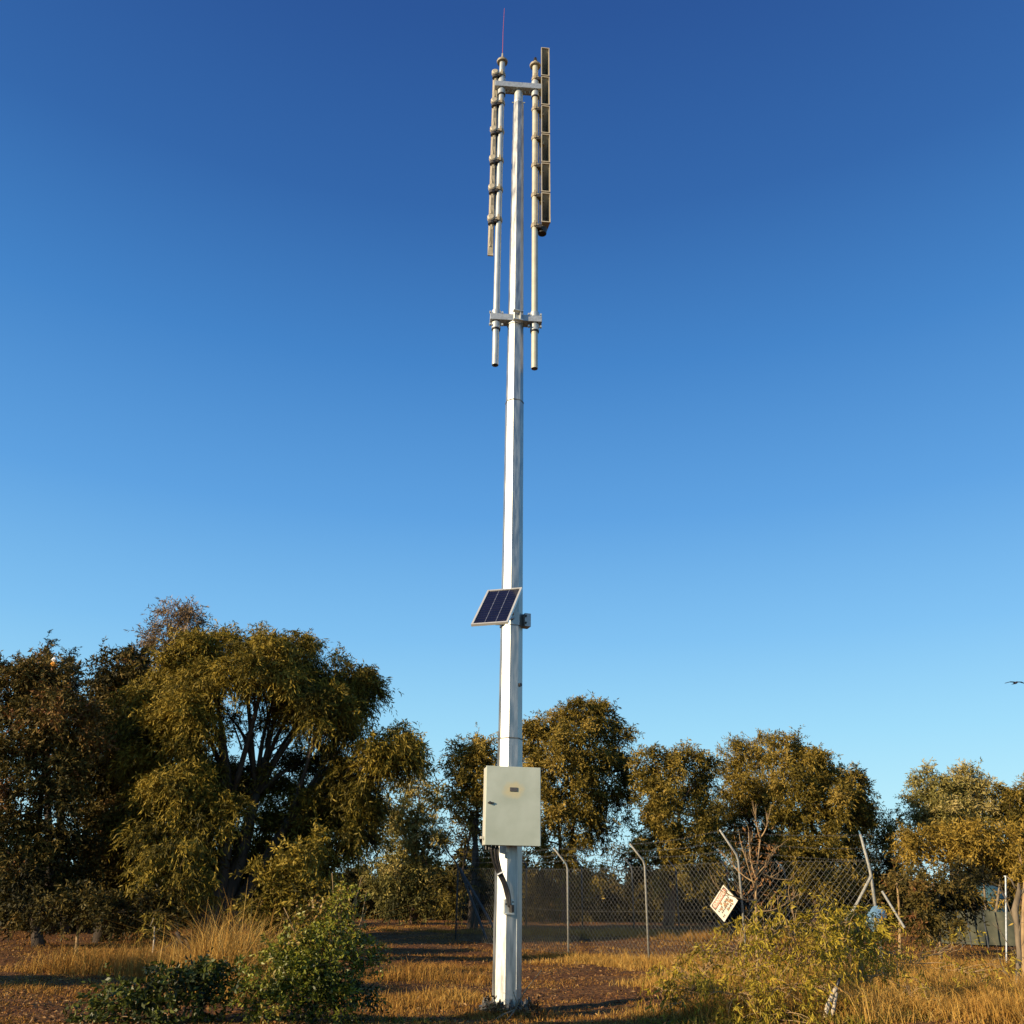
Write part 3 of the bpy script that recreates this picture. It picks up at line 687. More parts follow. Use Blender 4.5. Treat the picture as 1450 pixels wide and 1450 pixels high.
# ------------------------------------------------------------------ grass
def blades(name, x, y, h, w, tint, m, lean=.5, kind='stuff', label=None, zoff=0.):
    N = len(x); z = gz(x, y)-.01+zoff
    a = RNG.uniform(0, 2*math.pi, N); le = np.abs(RNG.normal(0, lean, N))*h*RNG.uniform(.2, 1.9, N); h = h*RNG.uniform(.55, 1.15, N)
    dx, dy = np.cos(a)*le, np.sin(a)*le; wa = RNG.uniform(0, math.pi, N); wx, wy = np.cos(wa)*w/2, np.sin(wa)*w/2
    base = np.stack([x, y, z], 1); wv = np.stack([wx, wy, np.zeros(N)], 1)
    mid = base+np.stack([dx*.35, dy*.35, h*.6], 1); tip = base+np.stack([dx, dy, h*RNG.uniform(.75, 1, N)], 1)
    V = np.stack([base-wv, base+wv, mid+wv*.8, mid-wv*.8, tip+wv*.15, tip-wv*.15], 1).reshape(-1, 3)
    o = np.arange(N)[:, None]*6; Fc = np.concatenate([o+np.array([[0, 1, 2, 3]]), o+np.array([[3, 2, 4, 5]])], 1).reshape(-1, 4)
    ob = polymesh(name, V, Fc, np.repeat(tint, 2), m); return tag(ob, label, None, None, kind)
GR = leafmat('dry_grass_blades', [(.11, .042, .012), (.23, .100, .024), (.35, .178, .036), (.47, .27, .058), (.58, .39, .12)], .7, .12, .1)
N = 330000
Y = 9.2+(RNG.uniform(0, 1, N)**1.7)*34; X = RNG.uniform(-.66, .66, N)*Y
dens = vnoise(X*.9+3, Y*.9)*.6+vnoise(X*3.1, Y*3.1)*.5
bare = np.exp(-(((X-1.2)/2.2)**2+((Y-14.3)/2.6)**2))
keep = RNG.uniform(0, 1, N) < np.clip((dens-.30-.25*bare)*2.2, .10, 1)
X, Y, dens = X[keep], Y[keep], dens[keep]
h = (.022+.045*np.clip(dens-.35, 0, 1)**1.2*1.6)*RNG.uniform(.6, 1.5, len(X)); h *= np.where(Y > 20, 1.5, 1)
ti = .38+(vnoise(X*.6, Y*.6+9)-.5)*.5+RNG.normal(0, .17, len(X))
blades('dry_grass', X, Y, h, .006+.00025*Y, ti, GR, 1.0)
def patch(px, Y0, rx, ry, hh, n_, ti, sp=.16):
    g0 = GP(px, Y0); nt = max(3, int(n_/60)); tx = g0.x+RNG.normal(0, rx*.5, nt); ty = g0.y+RNG.normal(0, ry*.5, nt)
    th = (1 if hh > .8 else .72)*RNG.uniform(.35, 1.3, nt)*np.exp(-((tx-g0.x)**2/(rx*rx*1.6)))
    i = RNG.integers(0, nt, n_); x = tx[i]+RNG.normal(0, sp, n_); y = ty[i]+RNG.normal(0, sp, n_)
    return x, y, hh*th[i]*RNG.uniform(.5, 1.1, n_), ti+RNG.normal(0, .16, n_)
pp = [patch(*a) for a in [
    (330, 13.6, .75, .7, .95, 7000, .72), (345, 12.6, .5, .4, .6, 3000, .7), (170, 16.5, 1.5, .8, .62, 7500, .55), (250, 19, 1.3, 1, .5, 4500, .4),
    (600, 16.5, 1.1, .8, .38, 3200, .45), (560, 12.6, .7, .6, .2, 2200, .5), (640, 13.6, .8, .5, .22, 2600, .6), (650, 19, 1.4, .7, .2, 2000, .45),
    (850, 21.5, 1.6, .5, .32, 4200, .66), (900, 20.5, 1.3, .6, .30, 3600, .66), (985, 19.5, 1.3, .7, .42, 4200, .66), (800, 23.5, 1.4, .4, .24, 2500, .5),
    (760, 32, 3, .8, .35, 3000, .42), (900, 33, 3.5, .8, .35, 4000, .48), (1010, 31, 3, .8, .38, 3500, .48), (600, 33, 3, .8, .25, 2500, .42),
    (1290, 15.5, 1.5, 1, .42, 6000, .66), (1380, 14, 1.5, 1, .50, 8000, .66), (1440, 13, 1, .9, .55, 6500, .62), (1340, 12, 1.2, .6, .32, 4500, .62), (1420, 11.2, 1, .5, .42, 5000, .6),
    (1260, 13.2, .8, .6, .36, 3500, .66), (1330, 19, 2, 1, .5, 5000, .6), (1430, 19, 1.5, 1, .55, 4500, .58), (1100, 11.5, 1.4, .6, .4, 5000, .62), (1010, 11.5, 1.0, .5, .3, 3000, .62), (1160, 12.5, 1.2, .6, .5, 5000, .6), (715, 12.0, .45, .2, .12, 1000, .3), (1180, 11.5, 1.2, .6, .5, 5000, .7), (1250, 12, 1.2, .6, .45, 4500, .7), (1220, 17, 1, .6, .5, 3500, .66), (1150, 15.8, 1.6, .7, .5, 6000, .70), (1050, 15.5, 1.6, .7, .45, 6000, .70), (980, 14.5, .9, .6, .3, 2800, .66),
    (20, 13.5, 1, .6, .12, 2000, .5), (690, 11.75, .3, .12, .2, 800, .35), (718, 11.65, .35, .12, .17, 900, .4), (748, 11.75, .3, .12, .2, 800, .35)]]
X, Y, h, ti = [np.concatenate([q[i] for q in pp]) for i in range(4)]
blades('tall_dry_grass', X, Y, h, .006+.00012*Y, ti, GR, .75)
gp_ = [patch(*a) for a in [(1290, 12.5, .9, .6, .22, 1500, .6), (1230, 11.2, .8, .4, .2, 1400, .5), (1150, 10.8, .9, .3, .16, 600, .5), (1330, 15, 1, .6, .25, 1200, .6), (1000, 11.0, .6, .3, .16, 700, .5), (560, 10.6, .4, .3, .14, 400, .4), (1410, 12, .7, .5, .2, 800, .6)]]
X, Y, h, ti = [np.concatenate([q[i] for q in gp_]) for i in range(4)]
GY = leafmat('green_weed_blades', [(.05, .045, .008), (.12, .10, .012), (.21, .17, .018), (.30, .22, .03)], .55, .15, .2)
blades('green_weeds', X, Y, h, .012+.0002*Y, ti, GY, .9)
LT = leafmat('leaf_litter', [(.06, .028, .014), (.14, .062, .025), (.24, .12, .045), (.38, .24, .11)], .8, 0, .1)
N = 24000; Y = 9.4+(RNG.uniform(0, 1, N)**1.6)*22; X = RNG.uniform(-.63, .63, N)*Y
ax = RNG.normal(size=(N, 3)); ax[:, 2] *= .25
tag(leafmesh('leaf_litter', np.stack([X, Y, gz(X, Y)+.012], 1), ax, RNG.uniform(.03, .08, N), RNG.uniform(.01, .025, N), RNG.uniform(0, 1, N), LT, None), kind='stuff')

# ------------------------------------------------------------------ foliage materials
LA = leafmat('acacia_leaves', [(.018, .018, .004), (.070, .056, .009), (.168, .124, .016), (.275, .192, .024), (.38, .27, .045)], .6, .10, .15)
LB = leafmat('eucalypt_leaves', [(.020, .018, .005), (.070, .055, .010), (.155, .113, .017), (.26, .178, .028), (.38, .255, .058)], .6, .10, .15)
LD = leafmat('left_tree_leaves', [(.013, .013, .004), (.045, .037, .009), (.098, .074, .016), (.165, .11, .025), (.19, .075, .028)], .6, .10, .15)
LW = leafmat('pale_olive_leaves', [(.04, .04, .012), (.12, .11, .028), (.24, .20, .05), (.36, .28, .08), (.46, .35, .13)], .6, .12, .15)
LP = leafmat('pale_twiggy_leaves', [(.10, .07, .035), (.18, .12, .055), (.27, .17, .08), (.36, .24, .13)], .6, .15)
LG = leafmat('golden_leaves', [(.07, .052, .012), (.18, .12, .019), (.31, .20, .030), (.44, .29, .055)], .6, .12, .15)
LS = leafmat('green_shrub_leaves', [(.016, .020, .004), (.060, .070, .008), (.135, .145, .013), (.24, .23, .024), (.25, .14, .03)], .45, .12, .3)
LS2 = leafmat('dark_green_shrub_leaves', [(.010, .014, .005), (.035, .045, .007), (.085, .095, .011), (.17, .17, .02)], .45, .12, .3)
LY = leafmat('yellow_shrub_leaves', [(.10, .06, .014), (.21, .14, .017), (.31, .235, .021), (.43, .32, .034), (.33, .16, .03)], .55, .15, .2)
LC = leafmat('dark_conifer', [(.008, .014, .010), (.018, .026, .016), (.035, .04, .022)], .6, .05)

# ------------------------------------------------------------------ trees
# big spreading acacia
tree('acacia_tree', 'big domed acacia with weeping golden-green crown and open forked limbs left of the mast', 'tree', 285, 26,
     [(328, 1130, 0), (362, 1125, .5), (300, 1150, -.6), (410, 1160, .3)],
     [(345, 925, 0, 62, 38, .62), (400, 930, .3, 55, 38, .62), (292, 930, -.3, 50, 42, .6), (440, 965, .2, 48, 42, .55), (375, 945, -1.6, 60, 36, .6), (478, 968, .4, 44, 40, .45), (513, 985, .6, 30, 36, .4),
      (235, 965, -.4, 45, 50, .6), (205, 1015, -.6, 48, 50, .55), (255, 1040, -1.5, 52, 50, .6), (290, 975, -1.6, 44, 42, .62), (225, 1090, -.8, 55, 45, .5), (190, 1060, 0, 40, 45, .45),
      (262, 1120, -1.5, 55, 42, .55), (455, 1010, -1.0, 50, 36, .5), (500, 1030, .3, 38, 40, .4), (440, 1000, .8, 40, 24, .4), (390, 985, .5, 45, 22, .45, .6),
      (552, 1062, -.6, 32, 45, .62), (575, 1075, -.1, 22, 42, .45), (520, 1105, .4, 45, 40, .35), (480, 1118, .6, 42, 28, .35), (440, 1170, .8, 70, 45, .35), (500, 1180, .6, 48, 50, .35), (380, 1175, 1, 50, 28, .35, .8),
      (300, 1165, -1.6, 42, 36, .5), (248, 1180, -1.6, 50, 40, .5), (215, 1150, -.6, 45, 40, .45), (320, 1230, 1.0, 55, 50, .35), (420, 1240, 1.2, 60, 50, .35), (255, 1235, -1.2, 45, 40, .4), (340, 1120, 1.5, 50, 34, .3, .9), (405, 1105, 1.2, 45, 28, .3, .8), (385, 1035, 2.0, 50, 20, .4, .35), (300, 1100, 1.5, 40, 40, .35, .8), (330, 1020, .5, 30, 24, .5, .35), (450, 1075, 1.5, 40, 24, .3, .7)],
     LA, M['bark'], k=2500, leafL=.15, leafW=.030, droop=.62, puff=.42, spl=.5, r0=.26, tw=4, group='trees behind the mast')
tree('pale_tree', 'pale pinkish tuft of a taller tree rising behind the big acacia', 'tree', 240, 29,
     [(245, 960, 0)], [(248, 880, 0, 27, 26, .6, .8), (232, 905, 0, 22, 24, .5, .8), (262, 905, .2, 24, 22, .5, .8), (240, 950, .5, 40, 35, .4)],
     LP, M['bark'], k=1500, leafL=.15, leafW=.028, droop=.2, puff=.35, spl=.5, r0=.12, tw=5, group='trees behind the mast')
# left group
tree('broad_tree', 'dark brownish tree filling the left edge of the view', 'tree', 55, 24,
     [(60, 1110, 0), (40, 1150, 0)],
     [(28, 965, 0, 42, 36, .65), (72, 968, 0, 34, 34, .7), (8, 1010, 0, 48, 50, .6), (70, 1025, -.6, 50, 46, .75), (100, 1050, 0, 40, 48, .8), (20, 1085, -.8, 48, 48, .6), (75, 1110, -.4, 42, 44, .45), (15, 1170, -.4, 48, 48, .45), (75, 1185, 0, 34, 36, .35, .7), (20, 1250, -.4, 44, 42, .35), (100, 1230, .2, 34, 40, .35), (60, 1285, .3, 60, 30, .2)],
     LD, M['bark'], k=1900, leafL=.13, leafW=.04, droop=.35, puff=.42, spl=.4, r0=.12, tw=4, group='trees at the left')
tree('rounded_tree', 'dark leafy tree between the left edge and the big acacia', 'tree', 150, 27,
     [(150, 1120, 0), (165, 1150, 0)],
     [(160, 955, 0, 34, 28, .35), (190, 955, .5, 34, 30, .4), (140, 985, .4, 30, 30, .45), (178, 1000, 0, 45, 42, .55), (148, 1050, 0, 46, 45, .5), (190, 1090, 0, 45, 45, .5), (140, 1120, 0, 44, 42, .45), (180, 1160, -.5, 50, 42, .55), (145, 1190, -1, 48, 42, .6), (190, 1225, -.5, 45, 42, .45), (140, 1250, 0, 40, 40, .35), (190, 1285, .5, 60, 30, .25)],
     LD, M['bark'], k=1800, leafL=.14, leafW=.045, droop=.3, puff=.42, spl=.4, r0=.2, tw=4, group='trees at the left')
for px, top, lab in ((69, 903, 'thin spiky dark conifer top, the taller, poking above the left trees'), (98, 918, 'fuller spiky dark conifer top poking above the left trees, right of the taller spire')):
    w_ = 11 if px == 69 else 14
    tree('conifer_tree', lab, 'tree', px, 30, [(px-3 if px == 69 else px+1, top+12, 0)],
         [(px, top+9, 0, w_*.45, 9, .4), (px-4, top+24, 0, w_*.6, 7, .4), (px+5, top+32, 0, w_*.6, 8, .4), (px-7, top+44, 0, w_*.8, 8, .4), (px+6, top+54, 0, w_, 9, .4), (px-4, top+68, 0, w_*1.1, 12, .4), (px+3, top+90, 0, w_*1.3, 14, .4)],
         LC, M['bark'], k=2400, leafL=.10, leafW=.03, droop=.1, puff=.16, spl=.22, r0=.12, tw=3, group='conifers at the left')
# mid-ground line of eucalypts
def euc(label, basepx, Y, stems, cl, lm=None, k=1150, bark='redbark', r0=.13, droop=.32, leafL=.17, leafW=.045, puff=.46, name='eucalypt_tree', tw=4):
    tree(name, label, 'tree', basepx, Y, stems, cl, lm or LB, M[bark], k=k, leafL=leafL, leafW=leafW, droop=droop, puff=puff, spl=.5, r0=r0, tw=tw, group='trees behind the mast')
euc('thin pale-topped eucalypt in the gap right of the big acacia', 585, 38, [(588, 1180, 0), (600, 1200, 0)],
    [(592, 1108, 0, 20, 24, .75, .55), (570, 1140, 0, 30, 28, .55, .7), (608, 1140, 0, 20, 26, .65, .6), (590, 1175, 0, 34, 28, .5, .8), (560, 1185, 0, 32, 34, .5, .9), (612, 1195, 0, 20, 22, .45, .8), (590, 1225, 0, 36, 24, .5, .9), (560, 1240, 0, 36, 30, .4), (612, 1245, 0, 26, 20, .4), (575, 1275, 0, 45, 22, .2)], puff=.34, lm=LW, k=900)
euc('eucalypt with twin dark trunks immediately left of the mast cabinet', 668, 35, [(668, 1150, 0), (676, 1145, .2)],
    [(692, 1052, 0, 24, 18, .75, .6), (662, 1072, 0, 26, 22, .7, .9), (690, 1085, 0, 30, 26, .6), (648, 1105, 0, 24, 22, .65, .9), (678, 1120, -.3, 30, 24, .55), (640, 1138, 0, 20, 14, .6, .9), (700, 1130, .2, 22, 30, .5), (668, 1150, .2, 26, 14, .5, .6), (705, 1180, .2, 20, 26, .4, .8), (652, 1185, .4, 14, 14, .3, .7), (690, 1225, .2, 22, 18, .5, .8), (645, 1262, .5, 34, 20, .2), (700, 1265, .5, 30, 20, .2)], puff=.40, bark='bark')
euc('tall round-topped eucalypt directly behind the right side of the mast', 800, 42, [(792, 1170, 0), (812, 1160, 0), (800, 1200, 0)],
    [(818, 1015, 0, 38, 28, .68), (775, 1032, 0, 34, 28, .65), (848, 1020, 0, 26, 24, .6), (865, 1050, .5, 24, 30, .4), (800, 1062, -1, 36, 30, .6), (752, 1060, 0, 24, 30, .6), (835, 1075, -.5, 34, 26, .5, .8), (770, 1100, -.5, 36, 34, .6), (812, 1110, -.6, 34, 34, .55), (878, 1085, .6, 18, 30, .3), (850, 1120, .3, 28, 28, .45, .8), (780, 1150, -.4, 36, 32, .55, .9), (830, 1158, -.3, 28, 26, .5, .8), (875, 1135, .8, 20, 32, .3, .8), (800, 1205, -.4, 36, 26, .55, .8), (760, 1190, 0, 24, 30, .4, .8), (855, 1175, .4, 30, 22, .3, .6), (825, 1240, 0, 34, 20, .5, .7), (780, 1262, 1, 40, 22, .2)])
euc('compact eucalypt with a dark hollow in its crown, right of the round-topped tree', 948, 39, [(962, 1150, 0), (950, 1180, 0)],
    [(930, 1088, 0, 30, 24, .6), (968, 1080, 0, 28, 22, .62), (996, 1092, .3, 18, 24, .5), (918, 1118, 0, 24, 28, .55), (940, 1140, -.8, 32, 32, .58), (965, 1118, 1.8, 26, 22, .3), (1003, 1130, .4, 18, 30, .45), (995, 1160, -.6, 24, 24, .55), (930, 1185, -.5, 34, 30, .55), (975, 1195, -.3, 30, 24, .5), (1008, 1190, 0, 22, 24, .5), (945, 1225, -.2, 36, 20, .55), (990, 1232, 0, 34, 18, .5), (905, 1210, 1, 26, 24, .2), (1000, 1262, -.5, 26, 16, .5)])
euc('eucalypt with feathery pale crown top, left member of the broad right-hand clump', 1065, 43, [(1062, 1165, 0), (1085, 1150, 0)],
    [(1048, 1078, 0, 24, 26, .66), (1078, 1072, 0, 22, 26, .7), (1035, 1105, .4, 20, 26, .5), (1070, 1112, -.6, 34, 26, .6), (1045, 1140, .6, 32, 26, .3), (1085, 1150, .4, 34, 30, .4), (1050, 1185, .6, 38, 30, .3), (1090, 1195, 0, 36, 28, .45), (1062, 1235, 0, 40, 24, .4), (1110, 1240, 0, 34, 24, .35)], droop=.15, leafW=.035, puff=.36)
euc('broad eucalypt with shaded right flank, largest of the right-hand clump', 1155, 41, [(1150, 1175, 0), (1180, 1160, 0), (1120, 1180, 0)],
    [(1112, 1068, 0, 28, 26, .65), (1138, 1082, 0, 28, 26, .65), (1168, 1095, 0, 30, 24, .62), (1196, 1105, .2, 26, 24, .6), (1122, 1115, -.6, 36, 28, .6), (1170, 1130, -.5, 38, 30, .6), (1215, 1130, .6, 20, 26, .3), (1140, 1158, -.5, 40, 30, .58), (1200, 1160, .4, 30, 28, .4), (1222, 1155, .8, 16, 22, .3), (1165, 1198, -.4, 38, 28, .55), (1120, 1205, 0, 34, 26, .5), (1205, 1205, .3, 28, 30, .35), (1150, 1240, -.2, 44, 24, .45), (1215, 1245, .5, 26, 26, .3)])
euc('small wispy sapling top in the dip right of the broad eucalypt', 1262, 44, [(1262, 1190, 0)],
    [(1258, 1165, 0, 20, 14, .7, .45), (1275, 1158, 0, 12, 10, .7, .4), (1250, 1190, 0, 24, 20, .45, .7), (1275, 1205, 0, 24, 16, .5, .7), (1255, 1235, .5, 26, 26, .3)], puff=.35, r0=.07)
euc('double-domed eucalypt standing alone against the sky at right', 1350, 44, [(1345, 1195, 0), (1365, 1190, 0)],
    [(1318, 1112, 0, 25, 26, .55), (1345, 1125, .3, 28, 24, .6), (1370, 1112, 0, 28, 24, .8), (1392, 1130, .2, 22, 26, .8), (1308, 1145, 0, 22, 28, .45), (1340, 1155, -.5, 36, 26, .55), (1382, 1158, -.4, 34, 28, .65), (1412, 1150, .3, 16, 24, .55), (1322, 1185, 0, 34, 22, .5), (1375, 1190, 0, 40, 22, .55)], lm=LW, k=1000, droop=.2, puff=.38)
euc('dark-topped eucalypt cut off by the right edge', 1442, 43, [(1440, 1190, 0)],
    [(1432, 1130, 0, 18, 18, .3), (1450, 1145, 0, 24, 22, .5), (1430, 1160, .5, 20, 20, .2), (1455, 1180, -.3, 34, 24, .55), (1480, 1130, 0, 30, 30, .5)])
euc('low spreading tree with golden flat crown and pale bare limbs at right', 1400, 30, [(1370, 1250, 0), (1392, 1240, 0), (1418, 1238, .3)],
    [(1275, 1200, 0, 22, 14, .45, .6), (1305, 1192, 0, 30, 15, .6), (1345, 1192, 0, 34, 18, .65), (1385, 1192, -.3, 34, 20, .7), (1425, 1200, 0, 32, 24, .65), (1455, 1215, -.3, 28, 28, .6), (1405, 1222, .6, 34, 18, .35), (1440, 1240, .5, 16, 16, .3), (1365, 1215, 0, 26, 14, .6), (1300, 1212, .2, 24, 10, .5, .6), (1480, 1190, 0, 30, 30, .6)],
    lm=LG, k=1900, bark='palebark', r0=.055, leafL=.14, leafW=.035, puff=.32, name='spreading_tree', tw=5)
def bush(label, px, Y, cl, lm, k=1700, leafL=.11, leafW=.035, droop=.3, puff=.28, name='bush', bark='dead', spl=.3, r0=.04, tw=4, grp='bushes under the trees', stems=None, **kw):
    y0 = cl[0][1]
    tree(name, label, 'bush', px, Y, stems or [(px, y0+cl[0][4]*.6, 0)], cl, lm, M[bark], k=k, leafL=leafL, leafW=leafW, droop=droop, puff=puff, spl=spl, r0=r0, tw=tw, group=grp, barkpart='stems', twr=.008, **kw)
bush('rusty brown bush with a dark hollow beside the braced right fence post', 1270, 25, [(1285, 1240, 0, 24, 16, .6, .8), (1262, 1262, .4, 22, 20, .3), (1290, 1280, .5, 26, 26, .2)], LD)
bush('round bush with rusty left side and deep shade, centre of the right background', 1330, 24, [(1330, 1255, 0, 36, 20, .5), (1308, 1280, -.4, 28, 24, .75), (1345, 1275, .4, 36, 22, .2), (1320, 1308, 0, 40, 20, .4), (1365, 1250, .8, 28, 26, .1)], LD)
bush('sunlit golden bush left of the teal tank', 1380, 31, [(1380, 1262, 0, 15, 18, .8), (1368, 1280, 0, 18, 12, .7), (1395, 1282, 0, 26, 8, .7), (1345, 1285, 0, 24, 9, .7)], LG, k=1500)
bush('brownish bush with fine leaves under the right side of the big acacia', 420, 20, [(410, 1225, 0, 34, 30, .6), (440, 1205, 0, 32, 26, .65), (385, 1260, 0, 38, 34, .5), (440, 1260, 0, 40, 34, .45), (360, 1290, 0, 32, 28, .5), (420, 1300, 0, 50, 26, .35)], LA, k=1400)
bush('low dark bush under the trees behind the left ground strip', 110, 21, [(60, 1290, 0, 60, 20, .3), (120, 1285, 0, 50, 24, .3), (180, 1290, 0, 50, 26, .35), (235, 1290, 0, 36, 26, .35)], LD, k=1500)
bush('drooping low bush hanging over the grass under the left side of the acacia', 250, 21.5, [(240, 1262, 0, 34, 30, .55), (282, 1245, 0, 30, 28, .5), (220, 1235, 0, 34, 30, .5), (262, 1215, 0, 40, 28, .5)], LA, k=1600, leafL=.14, leafW=.03, droop=.9)
# slender sapling with white stem
tree('sapling', 'slender sapling with a bare white stem at the edge of the acacia shade', 'tree', 215, 18.5, [(219, 1312, 0)], [(217, 1300, 0, 12, 14, .6, .8), (224, 1318, 0, 9, 8, .5, .7)], LA, M['deadwood'], k=1200, leafL=.10, leafW=.025, droop=.6, puff=.15, spl=.2, r0=.022, tw=2, twr=.006)

# ------------------------------------------------------------------ foreground shrubs
bush('glossy green shrub with a spiky leader, in front of the mast\'s left', 430, 10.4,
     [(478, 1272, 0, 15, 24, .8, 1), (468, 1308, 0, 38, 24, .75, 1.1), (425, 1328, 0, 44, 26, .7, 1.1), (395, 1350, 0, 36, 24, .7), (500, 1345, .1, 36, 26, .5, .85), (465, 1365, -.2, 50, 34, .45), (400, 1390, -.2, 56, 34, .55), (500, 1400, .2, 40, 36, .2, .7), (370, 1428, -.3, 50, 28, .5), (450, 1430, -.2, 60, 40, .3), (520, 1360, .2, 20, 18, .7, .7), (480, 1240+55, 0, 22, 26, .75, .6)],
     LS, k=4600, leafL=.047, leafW=.020, droop=.25, puff=.14, name='green_shrub', spl=.18, r0=.02, tw=5, grp='foreground shrubs', stems=[(455, 1400, 0), (480, 1350, 0), (420, 1410, 0)], inner=.35)
bush('low dark green spreading shrub at the bottom left', 215, 10.1,
     [(215, 1405, 0, 60, 26, .45), (270, 1385, 0, 50, 22, .5), (300, 1410, 0, 44, 30, .4), (160, 1425, -.2, 50, 28, .6), (230, 1440, -.2, 70, 26, .5), (130, 1450, -.2, 40, 20, .55)],
     LS2, k=3200, leafL=.06, leafW=.028, droop=.25, puff=.15, name='green_shrub', spl=.2, r0=.025, tw=4, grp='foreground shrubs', inner=.35)
bush('loose yellow-green shrub with narrow drooping leaves round the dead sapling at right', 1080, 11.6,
     [(1085, 1310, 0, 46, 26, .55, .6), (1040, 1330, 0, 44, 26, .5, .6), (1120, 1330, 0, 46, 28, .55, .8), (1165, 1310, .3, 44, 24, .6), (1205, 1305, .5, 34, 20, .65), (1150, 1350, 0, 50, 28, .55, .8), (1060, 1370, -.3, 56, 34, .5, .6), (1000, 1365, -.2, 38, 30, .4, .5), (980, 1400, -.4, 44, 26, .5, .6), (1040, 1415, -.6, 56, 30, .5, .65), (1110, 1400, -.6, 56, 36, .5, .8), (1170, 1400, -.5, 38, 30, .5, .5), (1100, 1445, -.8, 80, 24, .55, .8), (950, 1425, -.6, 28, 16, .5, .5), (1120, 1270, .2, 30, 20, .5, .4), (1200, 1340, .3, 36, 22, .6, .6), (960, 1375, .2, 30, 20, .5, .6), (930, 1405, 0, 26, 18, .5, .5)],
     LY, k=1900, leafL=.075, leafW=.016, droop=.8, puff=.14, name='yellow_shrub', spl=.24, r0=.012, tw=14, grp='foreground shrubs', stems=[(1075, 1380, 0), (1000, 1410, 0), (1130, 1390, .1), (1180, 1380, .2), (1050, 1400, -.2)], inner=.15)
bush('golden leafy bush in front of the braced fence post', 1215, 15.8, [(1205, 1300, 0, 36, 16, .75), (1175, 1318, 0, 36, 18, .7), (1235, 1318, 0, 34, 16, .7), (1205, 1340, 0, 50, 20, .6)], LY, k=2600, leafL=.08, leafW=.02, droop=.7, puff=.2)
# dry stalks sticking out of the green shrub
s0 = GP(480, 10.5); st_ = empty('dry_stalks', s0, 'few bare straw-coloured stalks poking out of the top right of the green shrub', 'stalk')
for (a_, b_) in (((495, 1330), (512, 1242)), ((498, 1325), (520, 1284)), ((490, 1310), (508, 1262)), ((470, 1300), (470, 1236)), ((420, 1330), (402, 1285)), ((505, 1335), (519, 1263))):
    mb = MB(); mb.tube([q-s0 for q in curve(P(a_[0], a_[1], 10.4), P(b_[0], b_[1], 10.4), 0, .05, 6)], taper(.006, .0035, 6), 5); mb.build('stalk', M['dead'], st_, smooth=True)
bush('straggly yellow weeds with dry stems spread in front of the right grass', 1270, 12.6, [(1260, 1350, 0, 40, 20, .6, .7), (1310, 1365, 0, 44, 20, .6, .7), (1230, 1390, -.4, 44, 22, .6, .7), (1360, 1345, .3, 40, 20, .5, .6), (1290, 1410, -.8, 50, 22, .6, .6), (1400, 1380, -.4, 40, 22, .55, .6)],
     LY, k=1100, leafL=.07, leafW=.015, droop=.5, puff=.15, name='yellow_weeds', spl=.25, r0=.008, tw=12, grp='foreground shrubs', inner=.1)
bush('brown withered weeds crowding the bolts at the foot of the mast', 718, 11.72, [(690, 1428, 0, 16, 8, .3, .7), (712, 1431, -.05, 18, 6, .35, .7), (740, 1429, 0, 18, 8, .3, .7), (757, 1434, -.1, 12, 7, .35, .6)],
     LT, k=2600, leafL=.05, leafW=.02, droop=.3, puff=.09, name='withered_weeds', spl=.12, r0=.005, tw=8, grp='foreground shrubs', inner=.1)
# dead sapling
b0 = GP(1072, 12.4); ds = empty('dead_sapling', b0, 'leafless brown sapling with upright forked twigs rising above the yellow shrub', 'tree', 'foreground shrubs')
mb = MB(); tr = [Vector((0, 0, -.05)), P(1072, 1340, 12.4)-b0, P(1070, 1270, 12.4)-b0, P(1072, 1225, 12.4)-b0, P(1077, 1185, 12.4)-b0]
mb.tube(tr, [.022, .018, .014, .010, .008], 7); mb.build('trunk', M['dead'], ds, smooth=True)
random.seed(21)
for (a_, b_) in (((1070, 1262), (1048, 1190)), ((1071, 1250), (1030, 1215)), ((1072, 1232), (1118, 1245)), ((1077, 1188), (1070, 1155)), ((1077, 1186), (1088, 1158)), ((1071, 1245), (1060, 1178)), ((1072, 1238), (1100, 1200)), ((1071, 1275), (1022, 1262)), ((1072, 1290), (1120, 1275))):
    p0 = P(a_[0], a_[1], 12.4)-b0; p1 = P(b_[0], b_[1], 12.4+random.uniform(-.25, .25))-b0; mb = MB(); cv = curve(p0, p1, -.08, .06, 6); mb.tube(cv, taper(.011, .005, 6), 5)
    for q in cv[2:]:
        for _ in range(random.randint(1, 2)): twigs(mb, q, (p1-p0).normalized()+Vector([random.gauss(0, .5) for _ in range(3)])+Vector((0, 0, .5)), random.uniform(.08, .2), .0045, 1, .5, .3, 1, 2, 3)
    mb.build('branch', M['dead'], ds, smooth=True)
# curled dead leaves on it
pos = np.array([list(b0+tr[2].lerp(tr[4], random.random())+Vector([random.gauss(0, .16), random.gauss(0, .12), random.gauss(0, .12)])) for _ in range(260)])
axx = RNG.normal(size=(260, 3)); axx[:, 2] -= .8
leafmesh('dead_leaves', pos, axx, .06, .014, RNG.uniform(.6, 1, 260), leafmat('dead_leaf', [(.12, .05, .02), (.25, .11, .035), (.30, .15, .05)], .7, .1), ds)
